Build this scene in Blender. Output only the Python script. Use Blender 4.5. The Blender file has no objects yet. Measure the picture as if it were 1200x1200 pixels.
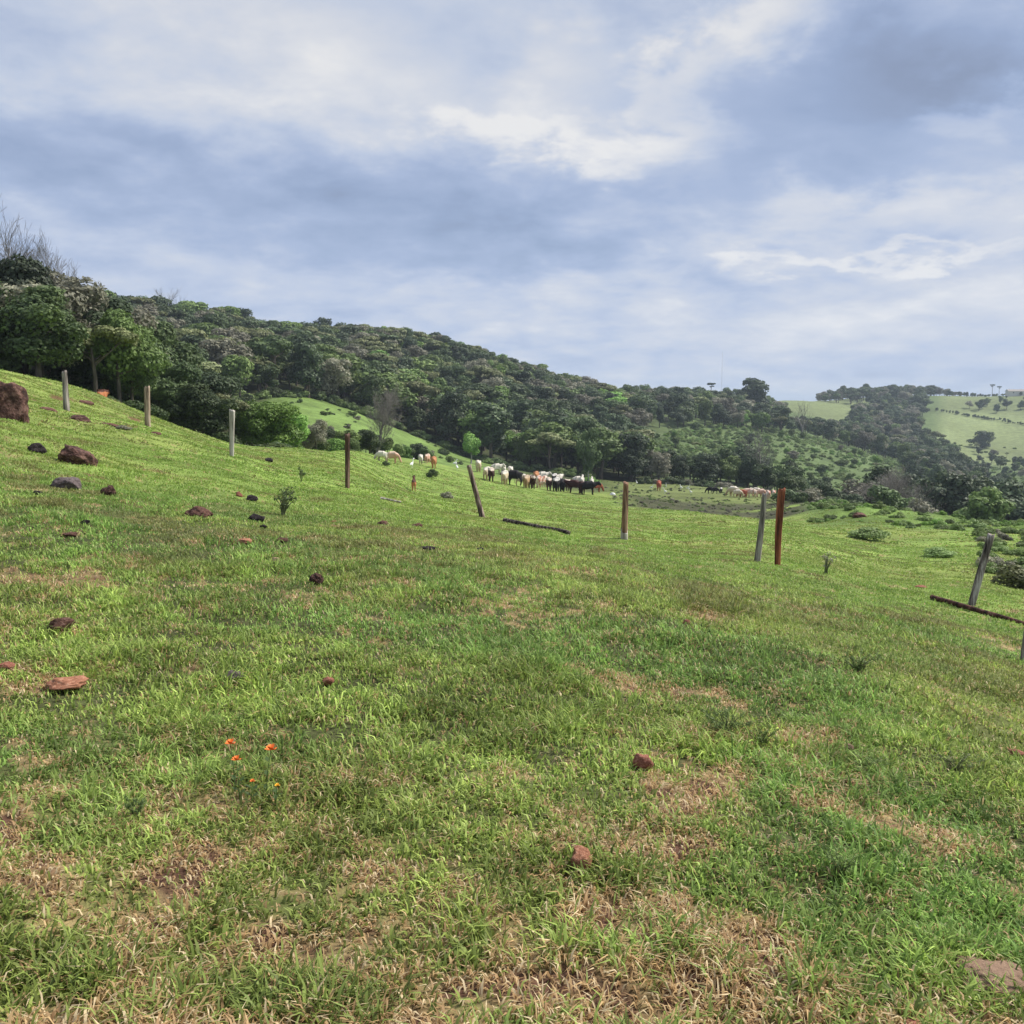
import bpy, math, random
import numpy as np
C = bpy.context.scene
COL = C.collection
rnd = random.Random(7)
R = math.radians

# ------------------------------------------------------------------ camera
F = 1100.0; HOR = 475.0; EYE = 1.6
PITCH = math.atan((600 - HOR) / F)
cd = bpy.data.cameras.new('camera'); cam = bpy.data.objects.new('camera', cd); COL.objects.link(cam)
cam.location = (0, 0, EYE); cam.rotation_euler = (math.pi / 2 - PITCH, 0, 0)
cd.sensor_width = 36; cd.lens = 36 * F / 1200; cd.clip_start = 0.05; cd.clip_end = 20000
C.camera = cam
C.render.resolution_x = 1024; C.render.resolution_y = 1024

# ------------------------------------------------------------------ light
SUN_EL, SUN_AZ, SUN_E = 50.0, 68.0, 2.7      # azimuth measured from +Y towards +X
EXPOSURE = 1.22
C.view_settings.view_transform = 'Standard'; C.view_settings.look = 'None'
C.view_settings.exposure = EXPOSURE; C.view_settings.gamma = 1
sl = bpy.data.lights.new('sun', 'SUN'); so = bpy.data.objects.new('sun', sl); COL.objects.link(so)
sl.energy = SUN_E; sl.angle = R(12); sl.color = (1.0, 0.95, 0.86)
so.rotation_euler = (R(90 - SUN_EL), 0, -R(SUN_AZ) + math.pi)

def lin(r, g, b):
    f = lambda c: (c / 255 / 12.92) if c / 255 <= 0.04045 else ((c / 255 + 0.055) / 1.055) ** 2.4
    return (f(r), f(g), f(b))

def pixdir(px, py):
    u = (px - 600) / F; v = (600 - py) / F
    x = u; y = math.cos(PITCH) + v * math.sin(PITCH); z = -math.sin(PITCH) + v * math.cos(PITCH)
    n = math.sqrt(x * x + y * y + z * z)
    return x / n, y / n, z / n

def node(nt, t, x=None, **kw):
    n = nt.nodes.new(t)
    for k, v in kw.items(): setattr(n, k, v)
    return n

def build_world():
    w = bpy.data.worlds.new('World'); C.world = w; w.use_nodes = True
    nt = w.node_tree; nt.nodes.clear(); L = nt.links.new
    out = node(nt, 'ShaderNodeOutputWorld'); bg = node(nt, 'ShaderNodeBackground'); L(bg.outputs[0], out.inputs[0])
    ST = 0.1; bg.inputs['Strength'].default_value = ST
    sky = node(nt, 'ShaderNodeTexSky', sky_type='NISHITA', sun_disc=False)
    sky.sun_elevation = R(SUN_EL); sky.sun_rotation = R(SUN_AZ)
    tc = node(nt, 'ShaderNodeTexCoord'); sep = node(nt, 'ShaderNodeSeparateXYZ'); L(tc.outputs['Generated'], sep.inputs[0])
    def M(op, a, b=None, c=None, clamp=False):
        n = node(nt, 'ShaderNodeMath', operation=op, use_clamp=clamp)
        for i, s in enumerate((a, b, c)):
            if s is None: continue
            if isinstance(s, (int, float)): n.inputs[i].default_value = s
            else: L(s, n.inputs[i])
        return n.outputs[0]
    zc = M('MAXIMUM', sep.outputs[2], 0.0)
    zz = M('ADD', zc, 0.24)
    comb = node(nt, 'ShaderNodeCombineXYZ'); L(M('DIVIDE', sep.outputs[0], zz), comb.inputs[0]); L(M('DIVIDE', sep.outputs[1], zz), comb.inputs[1])
    rot = node(nt, 'ShaderNodeMapping'); rot.inputs['Rotation'].default_value = (0, 0, R(-38)); rot.inputs['Scale'].default_value = (1.0, 1.3, 1)
    L(comb.outputs[0], rot.inputs[0])
    n1 = node(nt, 'ShaderNodeTexNoise'); n1.inputs['Scale'].default_value = 1.5; n1.inputs['Detail'].default_value = 9; n1.inputs['Roughness'].default_value = 0.53; n1.inputs['Distortion'].default_value = 0.35
    L(rot.outputs[0], n1.inputs['Vector'])
    n2 = node(nt, 'ShaderNodeTexNoise'); n2.inputs['Scale'].default_value = 5.0; n2.inputs['Detail'].default_value = 10; n2.inputs['Roughness'].default_value = 0.58; n2.inputs['Distortion'].default_value = 0.15
    L(comb.outputs[0], n2.inputs['Vector'])
    warp = node(nt, 'ShaderNodeVectorMath', operation='MULTIPLY_ADD'); L(n2.outputs['Color'], warp.inputs[0])
    warp.inputs[1].default_value = (0.22, 0.22, 0.12); L(tc.outputs['Generated'], warp.inputs[2])
    wp = node(nt, 'ShaderNodeVectorMath', operation='SUBTRACT'); L(warp.outputs[0], wp.inputs[0]); wp.inputs[1].default_value = (0.11, 0.11, 0.06)
    val = M('MULTIPLY_ADD', n1.outputs['Fac'], 0.58, 0.325)
    val = M('MULTIPLY_ADD', n2.outputs['Fac'], 0.60, M('SUBTRACT', val, 0.31))
    # the broad bright and dark cloud banks: direction, radius, weight
    for px, py, sx, sz, wgt in SKY_BLOBS:
        d = pixdir(px, py)
        s = node(nt, 'ShaderNodeVectorMath', operation='SUBTRACT'); L(wp.outputs[0], s.inputs[0]); s.inputs[1].default_value = d
        m = node(nt, 'ShaderNodeVectorMath', operation='MULTIPLY'); L(s.outputs[0], m.inputs[0]); m.inputs[1].default_value = (1 / sx, 0.6 / sx, 1 / sz)
        ln = node(nt, 'ShaderNodeVectorMath', operation='DOT_PRODUCT'); L(m.outputs[0], ln.inputs[0]); L(m.outputs[0], ln.inputs[1])
        e = M('EXPONENT', M('MULTIPLY', ln.outputs['Value'], -1.0))
        if abs(wgt) >= 0.2:      # banks with an edge of their own, torn by the fine noise
            mr = node(nt, 'ShaderNodeMapRange', interpolation_type='SMOOTHSTEP'); L(M('MULTIPLY_ADD', n2.outputs['Fac'], 1.5, M('SUBTRACT', e, 0.75)), mr.inputs[0])
            mr.inputs[1].default_value = 0.12; mr.inputs[2].default_value = 0.85; e = M('MULTIPLY', mr.outputs[0], M('MULTIPLY_ADD', e, 0.75, 0.2)); wgt = wgt * 1.1
        val = M('MULTIPLY_ADD', e, wgt, val)
    cr = node(nt, 'ShaderNodeValToRGB'); L(val, cr.inputs[0])
    K = 1 / (2 ** EXPOSURE) / ST          # cloud radiance so that the clouds come out at the tones seen
    els = cr.color_ramp.elements
    stops = [(0.10, (124, 136, 164)), (0.32, (143, 160, 194)), (0.48, (166, 183, 216)), (0.62, (189, 203, 229)), (0.78, (208, 216, 232)), (0.98, (232, 235, 241))]
    els[0].position = stops[0][0]; els[0].color = (*lin(*stops[0][1]), 1)
    els[1].position = stops[-1][0]; els[1].color = (*lin(*stops[-1][1]), 1)
    for p, c in stops[1:-1]:
        e = els.new(p); e.color = (*lin(*c), 1)
    up = node(nt, 'ShaderNodeMapRange'); L(sep.outputs[2], up.inputs[0]); up.inputs[1].default_value = 0.04; up.inputs[2].default_value = 0.36
    tn = node(nt, 'ShaderNodeMix', data_type='RGBA', blend_type='MULTIPLY'); L(up.outputs[0], tn.inputs[0]); L(cr.outputs[0], tn.inputs[6]); tn.inputs[7].default_value = (1.02, 0.985, 0.935, 1)
    sc = node(nt, 'ShaderNodeVectorMath', operation='SCALE'); L(tn.outputs[2], sc.inputs[0]); sc.inputs[3].default_value = K
    # thin cover lets some of the blue sky through, most of it low on the horizon
    cov = node(nt, 'ShaderNodeMapRange'); L(val, cov.inputs[0]); cov.inputs[1].default_value = 0.35; cov.inputs[2].default_value = 0.6; cov.inputs[3].default_value = 0.90; cov.inputs[4].default_value = 1.0
    mx = node(nt, 'ShaderNodeMix', data_type='RGBA'); L(cov.outputs[0], mx.inputs[0]); L(sky.outputs[0], mx.inputs[6]); L(sc.outputs[0], mx.inputs[7])
    L(mx.outputs[2], bg.inputs['Color'])
SKY_BLOBS = [
    (300, 60, 0.30, 0.07, 0.16), (450, 130, 0.22, 0.05, 0.10),
    (30, 150, 0.26, 0.07, -0.14), (300, 210, 0.30, 0.05, -0.08), (560, 260, 0.30, 0.05, -0.08), (120, 30, 0.10, 0.03, -0.05),
    (640, 100, 0.07, 0.05, 0.16), (735, 175, 0.07, 0.030, 0.30), (860, 30, 0.10, 0.03, 0.28), (800, 110, 0.05, 0.06, 0.20), (620, 150, 0.12, 0.02, 0.2), (1130, 140, 0.05, 0.025, 0.2),
    (980, 120, 0.15, 0.09, -0.28), (1150, 60, 0.12, 0.08, -0.22), (600, 60, 0.10, 0.05, -0.10),
    (1050, 245, 0.14, 0.030, 0.18), (1010, 300, 0.16, 0.012, 0.22), (1180, 280, 0.08, 0.03, 0.14),
    (1100, 200, 0.14, 0.02, -0.1), (920, 260, 0.05, 0.02, 0.1), (1120, 360, 0.30, 0.05, 0.13), (850, 400, 0.35, 0.05, 0.12),
    (300, 320, 0.45, 0.03, 0.04), (200, 350, 0.5, 0.06, -0.02), (560, 300, 0.14, 0.03, -0.12),
]
build_world()

# ------------------------------------------------------------------ noise in numpy
def _hash(ix, iy, seed):
    h = (ix.astype(np.int64) * 374761393 + iy.astype(np.int64) * 668265263 + seed * 1442695041) & 0xffffffff
    h = ((h ^ (h >> 13)) * 1274126177) & 0xffffffff
    h = (h ^ (h >> 16)) & 0xffffffff
    return h.astype(np.float64) / 4294967295.0
def vnoise(x, y, seed=0):
    x = np.asarray(x, float); y = np.asarray(y, float)
    ix = np.floor(x); iy = np.floor(y); fx = x - ix; fy = y - iy
    fx = fx * fx * (3 - 2 * fx); fy = fy * fy * (3 - 2 * fy)
    a = _hash(ix, iy, seed); b = _hash(ix + 1, iy, seed); c = _hash(ix, iy + 1, seed); d = _hash(ix + 1, iy + 1, seed)
    return (a * (1 - fx) + b * fx) * (1 - fy) + (c * (1 - fx) + d * fx) * fy
def fbm(x, y, s, oct=4, seed=0):
    t = 0; a = 1; n = 0
    for o in range(oct):
        t = t + a * vnoise(x / s + 17.3 * o, y / s - 9.1 * o, seed + o); n += a; a *= 0.5; s *= 0.5
    return t / n
def smooth(e0, e1, x):
    t = np.clip((x - e0) / (e1 - e0), 0, 1); return t * t * (3 - 2 * t)

# ------------------------------------------------------------------ terrain
PROF = {
 -120: [(25,462),(35,438),(55,412),(80,420),(120,420),(200,390),(350,345),(430,340),(700,400),(1500,470)],
 0:   [(25,492),(35,460),(55,431),(80,440),(120,440),(200,410),(350,365),(430,360),(700,430),(1500,475)],
 80:  [(25,510),(34,482),(45,463),(58,449),(80,460),(120,455),(200,425),(350,375),(430,370),(700,440),(1500,476)],
 170: [(25,530),(33,501),(45,491),(58,484),(80,503),(110,503),(150,485),(220,445),(340,395),(420,388),(700,445),(1500,477)],
 272: [(28.5,536),(45,525),(60,519),(80,534),(110,540),(150,515),(195,474),(260,445),(380,404),(430,398),(700,450),(1500,478)],
 340: [(25,562),(50,532),(75,525),(95,542),(130,535),(160,503),(200,469),(225,460),(300,441),(400,407),(440,402),(700,452),(1500,478)],
 407: [(24.4,573),(50,543),(80,532),(100,527),(120,538),(150,518),(200,485),(225,477),(260,468),(350,435),(420,408),(450,404),(700,455),(1500,478)],
 480: [(24,590),(40,580),(62,574),(90,553),(130,538),(150,544),(180,530),(220,512),(240,507),(280,490),(350,455),(430,417),(470,412),(700,458),(1500,478)],
 560: [(24,607),(40,593),(62,585),(90,570),(120,556),(150,549),(180,548),(210,545),(230,540),(300,505),(400,450),(460,432),(500,428),(760,465),(1500,478)],
 650: [(24,622),(40,606),(62,596),(90,586),(120,576),(150,568),(180,563),(210,560),(250,547),(320,520),(420,478),(500,456),(560,453),(900,474),(1500,478)],
 732: [(23,633),(40,614),(62,603),(90,592),(120,582),(160,574),(200,569),(240,562),(300,545),(400,505),(500,478),(600,468),(900,478),(1500,480)],
 800: [(20,650),(40,620),(60,606),(80,598),(95,601),(130,590),(170,578),(210,570),(240,565),(300,545),(400,514),(500,491),(650,474),(750,471),(1000,481),(1500,480)],
 890: [(18.8,660),(30,633),(50,615),(65,608),(80,612),(110,602),(150,586),(180,577),(200,574),(230,580),(300,560),(400,530),(500,507),(620,492),(800,476),(950,471),(1200,480),(2500,476)],
 960: [(18,675),(30,645),(50,626),(70,615),(85,602),(110,592),(130,588),(160,600),(230,602),(300,580),(400,547),(500,520),(560,517),(650,510),(900,482),(1020,470),(1400,472),(2500,476)],
 1040:[(17,695),(30,665),(45,645),(60,625),(80,606),(95,600),(120,615),(200,625),(280,602),(400,567),(500,544),(560,540),(640,540),(800,508),(1000,482),(1150,464),(1500,468),(2500,476)],
 1140:[(17.5,710),(30,672),(45,646),(60,629),(75,619),(90,615),(110,625),(200,635),(280,617),(400,592),(500,572),(700,547),(850,520),(1000,492),(1200,465),(1600,470),(2500,476)],
 1200:[(17,722),(30,680),(45,650),(60,633),(75,621),(90,622),(110,635),(200,645),(280,630),(400,603),(500,582),(700,552),(850,525),(1000,492),(1200,464),(1600,470),(2500,476)],
 1330:[(17,748),(30,700),(45,668),(60,648),(75,634),(90,636),(110,648),(200,655),(280,640),(400,610),(500,590),(700,556),(850,527),(1000,494),(1200,465),(1600,470),(2500,476)],
}
def px_az(px, py=560):
    d = pixdir(px, py); return math.atan2(d[0], d[1])
def az_px(a):
    d = pixdir(600, 560); k = math.sqrt(d[1] ** 2) ; s = math.sqrt(1)
    # inverse of px_az at py = 560
    v = 40 / F; yy = math.cos(PITCH) + v * math.sin(PITCH)
    return 600 + F * np.tan(a) * yy
def near_z(x, y):
    return -0.07 * x - 0.026 * np.maximum(x, 0) ** 2
LR0, LR1, NLR = math.log(0.3), math.log(9000), 1400
def build_profiles():
    pxs = sorted(PROF); azs = np.array([px_az(p) for p in pxs])
    lr = np.linspace(LR0, LR1, NLR); rr = np.exp(lr)
    Z = np.zeros((len(pxs), NLR))
    for i, p in enumerate(pxs):
        a = azs[i]; ks = [1.0, 2.5, 5.0, 8.0]
        zs = [float(near_z(k * math.sin(a), k * math.cos(a))) for k in ks]
        for r_, py in PROF[p]:
            d = pixdir(p, py); te = d[2] / math.hypot(d[0], d[1])
            ks.append(r_); zs.append(EYE + r_ * te)
        ks.append(9000.0); zs.append(zs[-1] - 10)
        k = np.log(np.array(ks)); z = np.array(zs)
        # monotone cubic
        h = np.diff(k); dl = np.diff(z) / h; m = np.zeros(len(z))
        m[0] = dl[0]; m[-1] = dl[-1]
        for j in range(1, len(z) - 1):
            if dl[j-1] * dl[j] > 0:
                w1 = 2 * h[j] + h[j-1]; w2 = h[j] + 2 * h[j-1]
                m[j] = (w1 + w2) / (w1 / dl[j-1] + w2 / dl[j])
        j = np.clip(np.searchsorted(k, lr) - 1, 0, len(h) - 1)
        t = np.clip((lr - k[j]) / h[j], 0, 1)
        Z[i] = ((1 + 2*t)*(1-t)**2)*z[j] + (t*(1-t)**2)*h[j]*m[j] + (t*t*(3-2*t))*z[j+1] + (t*t*(t-1))*h[j]*m[j+1]
        nr = rr < 1.0; Z[i][nr] = near_z(rr[nr] * math.sin(a), 0) 
    ga = np.linspace(azs[0], azs[-1], 400)
    G = np.zeros((400, NLR))
    j = np.clip(np.searchsorted(azs, ga) - 1, 0, len(azs) - 2)
    t = ((ga - azs[j]) / (azs[j+1] - azs[j]))
    P0 = Z[np.clip(j-1, 0, None)]; P1 = Z[j]; P2 = Z[j+1]; P3 = Z[np.clip(j+2, None, len(azs)-1)]
    t = t[:, None]
    G = 0.5 * ((2*P1) + (P2-P0)*t + (2*P0-5*P1+4*P2-P3)*t*t + (3*P1-P0-3*P2+P3)*t**3)
    ker = np.exp(-0.5 * (np.arange(-8, 9) / 4.0) ** 2); ker /= ker.sum()
    Gp = np.pad(G, ((8, 8), (0, 0)), mode='edge')
    G = sum(ker[k] * Gp[k:k+400] for k in range(17))
    return ga, G
GA, GZ = build_profiles()
NEARB = None
def base_z(x, y):
    x = np.asarray(x, float); y = np.asarray(y, float)
    r = np.hypot(x, y) + 1e-6; a = np.arctan2(x, y)
    ac = np.clip(a, GA[0], GA[-1])
    fi = (ac - GA[0]) / (GA[-1] - GA[0]) * 398.999; i = fi.astype(int); fi = fi - i
    fr = np.clip((np.log(r) - LR0) / (LR1 - LR0) * (NLR - 1), 0, NLR - 1.001); j = fr.astype(int); fr = fr - j
    z = (GZ[i, j]*(1-fi) + GZ[i+1, j]*fi)*(1-fr) + (GZ[i, j+1]*(1-fi) + GZ[i+1, j+1]*fi)*fr
    # towards and behind the viewer's back the land rolls on at an even slope
    over = np.abs(a) - GA[-1]
    w = smooth(0.05, 1.4, over)
    zb = np.where(r < 200, -0.06 * x, -0.06 * x * 200 / np.maximum(r, 1))
    z = z * (1 - w) + zb * w
    return z
def bumps(x, y):
    r = np.hypot(x, y)
    n = (fbm(x, y, 0.9, 3, 5) - 0.5) * 0.13 * smooth(60, 20, r)
    n = n + (fbm(x, y, 0.25, 2, 9) - 0.5) * 0.05 * smooth(20, 8, r)
    n = n + (fbm(x, y, 5.0, 3, 15) - 0.5) * 0.30 * smooth(6, 20, r) * smooth(400, 120, r)
    n = n + (fbm(x * 0.6 + y * 0.35, y * 1.3 - x * 0.3, 1.7, 3, 27) - 0.5) * 0.14 * smooth(9, 20, r) * smooth(120, 80, r)
    n = n + (fbm(x, y, 40.0, 3, 21) - 0.5) * 4.0 * smooth(200, 500, r)
    a = np.arctan2(x, y); p = az_px(np.clip(a, -0.62, 0.62))
    rough = smooth(920, 970, p) * smooth(60, 75, r) * smooth(160, 120, r)
    n = n + (fbm(x, y, 7, 3, 33) - 0.5) * 2.0 * rough
    return n
def ground_z(x, y):
    return base_z(x, y) + bumps(x, y)
def gz(x, y): return float(ground_z(np.array([x]), np.array([y]))[0])
def hit(px, py, r0=1.5, r1=3000):
    d = pixdir(px, py); h = math.hypot(d[0], d[1])
    rr = np.exp(np.linspace(math.log(r0), math.log(r1), 3000))
    x = rr * d[0] / h; y = rr * d[1] / h; zr = EYE + rr * d[2] / h
    g = ground_z(x, y); b = np.nonzero(zr <= g)[0]
    k = b[0] if len(b) else len(rr) - 1
    return float(x[k]), float(y[k]), float(g[k]), float(rr[k])
def at(px, r_):
    a = px_az(px); x = r_ * math.sin(a); y = r_ * math.cos(a); return x, y, gz(x, y)
def row_of(x, y, z):
    yc = y * math.cos(PITCH) - (z - EYE) * math.sin(PITCH); zc = y * math.sin(PITCH) + (z - EYE) * math.cos(PITCH)
    return 600 - F * zc / yc

# ------------------------------------------------------------------ mesh and material helpers
def mesh_np(name, V, Fc, attrs=None, smooth_=False):
    V = np.asarray(V, np.float32); Fc = np.asarray(Fc, np.int32)
    me = bpy.data.meshes.new(name); n, k = Fc.shape
    me.vertices.add(len(V)); me.vertices.foreach_set('co', V.ravel())
    me.loops.add(n * k); me.loops.foreach_set('vertex_index', Fc.ravel())
    me.polygons.add(n); me.polygons.foreach_set('loop_start', np.arange(0, n * k, k, dtype=np.int32))
    if smooth_: me.polygons.foreach_set('use_smooth', np.ones(n, bool))
    for an, arr in (attrs or {}).items():
        arr = np.asarray(arr, np.float32)
        if arr.ndim == 1:
            at_ = me.attributes.new(an, 'FLOAT', 'POINT'); at_.data.foreach_set('value', arr)
        else:
            at_ = me.attributes.new(an, 'FLOAT_COLOR', 'POINT')
            if arr.shape[1] == 3: arr = np.hstack([arr, np.ones((len(arr), 1), np.float32)])
            at_.data.foreach_set('color', arr.ravel())
    me.update(calc_edges=True)
    return me
def obj(name, me, mat=None, parent=None, loc=(0, 0, 0), rot=(0, 0, 0)):
    o = bpy.data.objects.new(name, me); COL.objects.link(o); o.location = loc; o.rotation_euler = rot
    if mat is not None:
        if len(me.materials) == 0: me.materials.append(mat)
        elif me.materials[0] != mat:
            o.material_slots[0].link = 'OBJECT'; o.material_slots[0].material = mat
    if parent: o.parent = parent
    return o
def tag(o, label=None, cat=None, group=None, kind=None):
    if label: o['label'] = label
    if cat: o['category'] = cat
    if group: o['group'] = group
    if kind: o['kind'] = kind
    return o
def empty(name, loc, rz=0):
    o = bpy.data.objects.new(name, None); COL.objects.link(o); o.location = loc; o.rotation_euler = (0, 0, rz); o.empty_display_size = 0.3
    return o
def new_mat(name, rough=0.8, spec=0.2):
    m = bpy.data.materials.new(name); m.use_nodes = True; nt = m.node_tree
    b = nt.nodes['Principled BSDF']; b.inputs['Roughness'].default_value = rough; b.inputs['Specular IOR Level'].default_value = spec
    return m, nt, b, nt.links.new
def ramp(nt, stops):
    cr = nt.nodes.new('ShaderNodeValToRGB'); e = cr.color_ramp.elements
    e[0].position = stops[0][0]; e[0].color = (*stops[0][1], 1); e[1].position = stops[-1][0]; e[1].color = (*stops[-1][1], 1)
    for p, c in stops[1:-1]: q = e.new(p); q.color = (*c, 1)
    return cr
def noise_mat(name, stops, scale=5, stretch=(1, 1, 1), rough=0.85, bump=0.4, detail=6, bscale=None, dist=0.01, rand=0.0):
    m, nt, b, L = new_mat(name, rough)
    tc = nt.nodes.new('ShaderNodeTexCoord'); mp = nt.nodes.new('ShaderNodeMapping'); mp.inputs['Scale'].default_value = stretch; L(tc.outputs['Object'], mp.inputs[0])
    n = nt.nodes.new('ShaderNodeTexNoise'); n.inputs['Scale'].default_value = scale; n.inputs['Detail'].default_value = detail; n.inputs['Roughness'].default_value = 0.62; L(mp.outputs[0], n.inputs['Vector'])
    cr = ramp(nt, stops); L(n.outputs['Fac'], cr.inputs[0]); L(cr.outputs[0], b.inputs['Base Color'])
    n2 = nt.nodes.new('ShaderNodeTexNoise'); n2.inputs['Scale'].default_value = bscale or scale * 3; n2.inputs['Detail'].default_value = 5; L(mp.outputs[0], n2.inputs['Vector'])
    bp = nt.nodes.new('ShaderNodeBump'); bp.inputs['Strength'].default_value = bump; bp.inputs['Distance'].default_value = dist; L(n2.outputs['Fac'], bp.inputs['Height']); L(bp.outputs[0], b.inputs['Normal'])
    return m
def leaf_mat(name, dark, mid, light, transl=0.25, rand=0.35):
    m, nt, b, L = new_mat(name, 0.6, 0.25)
    a = nt.nodes.new('ShaderNodeAttribute'); a.attribute_name = 'tone'
    oi = nt.nodes.new('ShaderNodeObjectInfo')
    mth = nt.nodes.new('ShaderNodeMath'); mth.operation = 'MULTIPLY_ADD'; L(oi.outputs['Random'], mth.inputs[0]); mth.inputs[1].default_value = rand; L(a.outputs['Fac'], mth.inputs[2])
    sb = nt.nodes.new('ShaderNodeMath'); sb.operation = 'SUBTRACT'; L(mth.outputs[0], sb.inputs[0]); sb.inputs[1].default_value = rand / 2
    cr = ramp(nt, [(0.0, dark), (0.5, mid), (1.0, light)]); L(sb.outputs[0], cr.inputs[0])
    hs = nt.nodes.new('ShaderNodeHueSaturation'); L(cr.outputs[0], hs.inputs['Color'])
    w = nt.nodes.new('ShaderNodeTexWhiteNoise'); w.noise_dimensions = '1D'; L(oi.outputs['Random'], w.inputs['W'])
    mr = nt.nodes.new('ShaderNodeMapRange'); L(w.outputs['Value'], mr.inputs[0]); mr.inputs[3].default_value = 0.68; mr.inputs[4].default_value = 1.35; L(mr.outputs[0], hs.inputs['Value'])
    mr2 = nt.nodes.new('ShaderNodeMapRange'); L(oi.outputs['Random'], mr2.inputs[0]); mr2.inputs[3].default_value = 0.485; mr2.inputs[4].default_value = 0.51; L(mr2.outputs[0], hs.inputs['Hue'])
    L(hs.outputs[0], b.inputs['Base Color'])
    tr = nt.nodes.new('ShaderNodeBsdfTranslucent'); L(hs.outputs[0], tr.inputs[0])
    mx = nt.nodes.new('ShaderNodeMixShader'); mx.inputs[0].default_value = transl; L(b.outputs[0], mx.inputs[1]); L(tr.outputs[0], mx.inputs[2])
    L(mx.outputs[0], nt.nodes['Material Output'].inputs['Surface'])
    return m

# ------------------------------------------------------------------ ground sheet
def px_of(x, y):
    return az_px(np.clip(np.arctan2(x, y), -0.75, 0.75))
def dry_field(x, y):
    """0 lush .. 1 bare; patches of straw and soil, most of them near the viewer"""
    r = np.hypot(x, y)
    d = 0.30 * fbm(x, y, 0.8, 3, 41) + 0.42 * fbm(x, y, 0.22, 3, 47) + 0.33 * fbm(x, y, 0.09, 2, 49) + 0.10 * fbm(x, y, 3.5, 3, 53)
    d = d - 0.030 + 0.055 * smooth(3.6, 2.3, r) - 0.12 * smooth(3.0, 5, r) - 0.05 * smooth(12, 25, r)
    # a straw-coloured band lower left and the lush clump lower right
    d = d + 0.17 * np.exp(-(((x + 3.6) / 1.3) ** 2 + ((y - 7.3) / 0.45) ** 2)) + 0.10 * np.exp(-(((x + 1.9) / 0.7) ** 2 + ((y - 7.6) / 0.35) ** 2))
    d = d - 0.12 * np.exp(-(((x + 1.15) / 0.45) ** 2 + ((y - 3.75) / 0.45) ** 2))
    d = d - 0.16 * np.exp(-(((x - 1.15) / 0.5) ** 2 + ((y - 3.0) / 0.45) ** 2))
    return d
def ground_colour(x, y):
    n = len(x); r = np.hypot(x, y); p = px_of(x, y)
    col = np.zeros((n, 3))
    d = dry_field(x, y)
    green = np.array([0.062, 0.068, 0.028]); straw = np.array([0.27, 0.21, 0.10]); soil = np.array([0.115, 0.062, 0.042])  # green and soil darkened: shade between the near blades put into the colour
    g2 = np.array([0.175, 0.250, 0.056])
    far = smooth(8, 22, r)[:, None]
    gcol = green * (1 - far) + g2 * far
    var = fbm(x, y, 6, 4, 60)[:, None]; var2 = fbm(x, y, 1.5, 4, 66)[:, None]
    gcol = gcol * (0.72 + 0.56 * var2) 
    ol = smooth(0.45, 0.68, var) * 0.5
    gcol = gcol * (1 - ol) + np.array([0.19, 0.22, 0.06]) * ol
    w1 = smooth(0.49, 0.60, d)[:, None]; w2 = smooth(0.58, 0.70, d)[:, None]
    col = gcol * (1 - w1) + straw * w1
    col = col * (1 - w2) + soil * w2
    # small reddish and dark scuffs over the hillside
    sc = fbm(x, y, 1.2, 3, 71); scf = (smooth(0.70, 0.76, sc) * smooth(8, 20, r) * smooth(80, 50, r) * smooth(700, 300, p))[:, None]
    col = col * (1 - scf) + np.array([0.13, 0.08, 0.04]) * scf
    # marshy hollow, olive and grey
    m = (smooth(700, 760, p) * smooth(1010, 960, p) * smooth(82, 92, r) * smooth(150, 132, r) * smooth(0.28, 0.40, fbm(x, y, 14, 3, 83) + 0.12))[:, None]
    mc = np.array([0.062, 0.066, 0.032]) * (0.7 + 0.6 * fbm(x, y, 5, 4, 88)[:, None])
    col = col * (1 - m) + mc * m
    # grazed bottom land between marsh and creek trees
    b = (smooth(680, 740, p) * smooth(1000, 950, p) * smooth(130, 150, r) * smooth(250, 225, r))[:, None]
    bc = np.array([0.125, 0.150, 0.050]) * (0.6 + 0.9 * fbm(x, y, 9, 4, 90)[:, None])
    col = col * (1 - b) + bc * b
    # rough hummocks at the right-hand crest
    q = (smooth(930, 965, p) * smooth(62, 72, r) * smooth(135, 120, r))[:, None] * 0.8
    qc = np.array([0.11, 0.175, 0.045]) * (0.35 + 1.3 * fbm(x, y, 2.5, 4, 93)[:, None])
    col = col * (1 - q) + qc * q
    # beyond the crest: wood floor, then scrub slopes and far pastures
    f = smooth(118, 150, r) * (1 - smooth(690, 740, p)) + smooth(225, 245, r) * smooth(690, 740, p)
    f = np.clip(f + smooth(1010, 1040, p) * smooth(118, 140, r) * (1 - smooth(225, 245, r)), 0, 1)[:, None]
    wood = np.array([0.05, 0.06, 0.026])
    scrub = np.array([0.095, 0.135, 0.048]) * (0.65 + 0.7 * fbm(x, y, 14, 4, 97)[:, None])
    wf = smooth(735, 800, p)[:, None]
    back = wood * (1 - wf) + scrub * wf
    # the second pasture across the gully
    lo, hi = 128, 228
    t2 = smooth(300, 335, p) * smooth(640, 560, p) * smooth(118, 130, r) * smooth(242, 226, r)
    t2 = t2[:, None]
    back = back * (1 - t2) + np.array([0.130, 0.195, 0.052]) * (0.45 + 1.1 * fbm(x, y, 8, 4, 101)[:, None]) * t2
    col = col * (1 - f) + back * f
    # far pastures
    t3 = (smooth(780, 850, r) * smooth(900, 915, p) * smooth(1030, 1000, p) + smooth(700, 760, r) * smooth(1085, 1110, p)); t3 = np.clip(t3, 0, 1)[:, None]
    field = np.array([0.17, 0.205, 0.085]) * (0.55 + 0.9 * fbm(x, y, 90, 4, 105)[:, None])
    col = col * (1 - t3) + field * t3
    return np.clip(col, 0.004, 0.9)

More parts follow.
